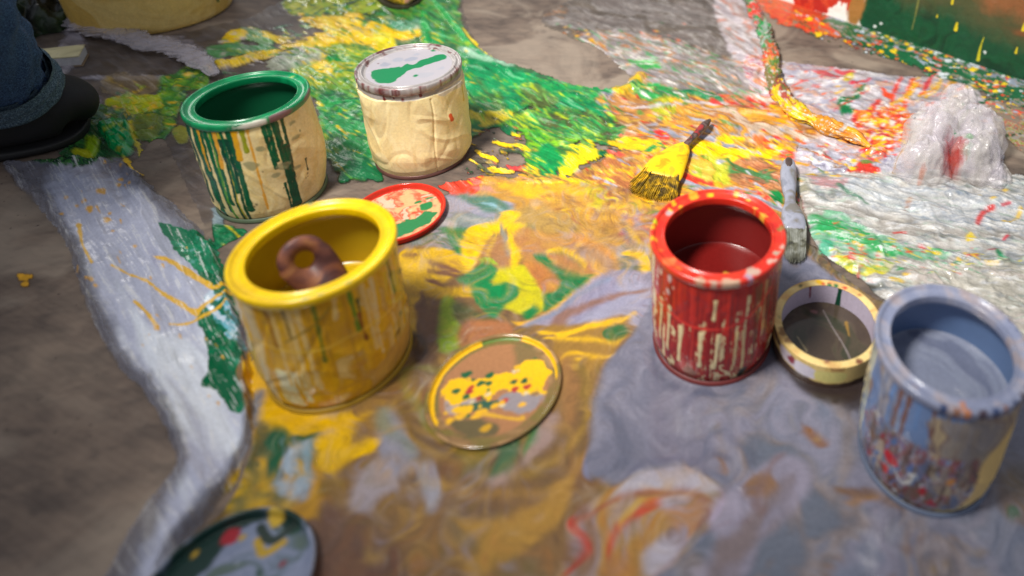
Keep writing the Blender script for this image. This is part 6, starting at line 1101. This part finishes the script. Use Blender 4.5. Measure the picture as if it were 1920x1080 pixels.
an = hl_+ax*Lf*.42; P_, S_ = spl([(an.x, an.y, .03), (an.x-.005, an.y, .07), (an.x-.02, an.y+.0, .12), (an.x-.05, an.y+.01, .2)], [(.034, .042), (.032, .04), (.034, .04), (.045, .05)]); loft('leg', P_, S_, plain('dark_sock', '0e1014', .9, 0, 400, .5), r, 32, 2, Vector((0, 1, 0)))
c1 = V(4, 158, .085); c2 = V(-190, -60, .26)
def trou(name, q0, q1, r0, r1, mat, n=64, m_=60, cr_=.009, seed=2, thick=.0022):
    t_ = np.linspace(0, 1, m_)[:, None]; th_ = np.linspace(0, 2*np.pi, n, endpoint=False)[None]; A_ = np.array(q0); B_ = np.array(q1); dx = B_-A_; dx = dx/np.linalg.norm(dx); s1 = np.cross(dx, (0, 1, 0)); s1 /= np.linalg.norm(s1); s2 = np.cross(dx, s1)
    rr = (r0+(r1-r0)*t_)+cr_*fbm(np.cos(th_)*1.6+t_*3, np.sin(th_)*1.6+t_*5, seed, 3)
    o_ = (A_+(B_-A_)*t_)[:, None, :] if False else (A_[None]+(B_-A_)[None]*t_)[:, None, :]
    P = o_+rr[..., None]*(np.cos(th_)[..., None]*s1+np.sin(th_)[..., None]*s2); Pin = o_+(rr-thick)[..., None]*(np.cos(th_)[..., None]*s1+np.sin(th_)[..., None]*s2)
    P = np.concatenate([Pin[::-1], P], 0); return link(name, grid_mesh(name, P-np.array(r.matrix_world.translation), None, None, None, None, True), mat, r)
jl = trou('trouser_leg', c1+(c2-c1)*.03, c2+(c2-c1)*.6, .037, .062, denim); 
ax2 = (c2-c1).normalized(); cf = trou('cuff', c1-ax2*.012, c1+ax2*.022, .0460, .0435, cuffm, 96, 16, .0025, 8, .005); cf.parent = jl
# painted shoe toe beyond the lidded tin
q = V(765, 26); dv = Vector((q.x, q.y, 0)).normalized(); e0 = q+dv*.02
r = empty('shoe', (e0.x, e0.y, 0), 'rounded pink and yellow paint-smeared shoe toe at the top edge behind the silver-lidded tin', 'shoe'); bpy.context.view_layer.update()
toe = streak_mat('paint_smeared_toe', ['6a5a20', 'c8a01c', 'b88468', 'c08a84', '7a5a40'], 34, .4, .1); toe_ax = (V(700, -60)-V(745, 10)).normalized()
pts_ = []; secs = []
for t_, w_, h_ in ((0, .004, .005), (.006, .018, .012), (.02, .029, .018), (.045, .036, .022), (.08, .038, .026), (.14, .036, .034), (.2, .034, .045), (.24, .03, .05), (.25, .01, .02)):
    k = V(762, 20)+Vector((toe_ax.x, toe_ax.y, 0))*t_+dv*t_*.6; pts_.append((k.x, k.y, h_+.006)); secs.append((w_, h_))
P_, S_ = spl(pts_, secs); loft('upper', P_, S_, toe, r, 40, 2.3); P_, S_ = spl([(a_[0], a_[1], .005) for a_ in pts_], [(s_[0]+.002, .005) for s_ in secs]); loft('sole', P_, S_, plain('dark_olive_sole', '34301c', .6), r, 40, 4)
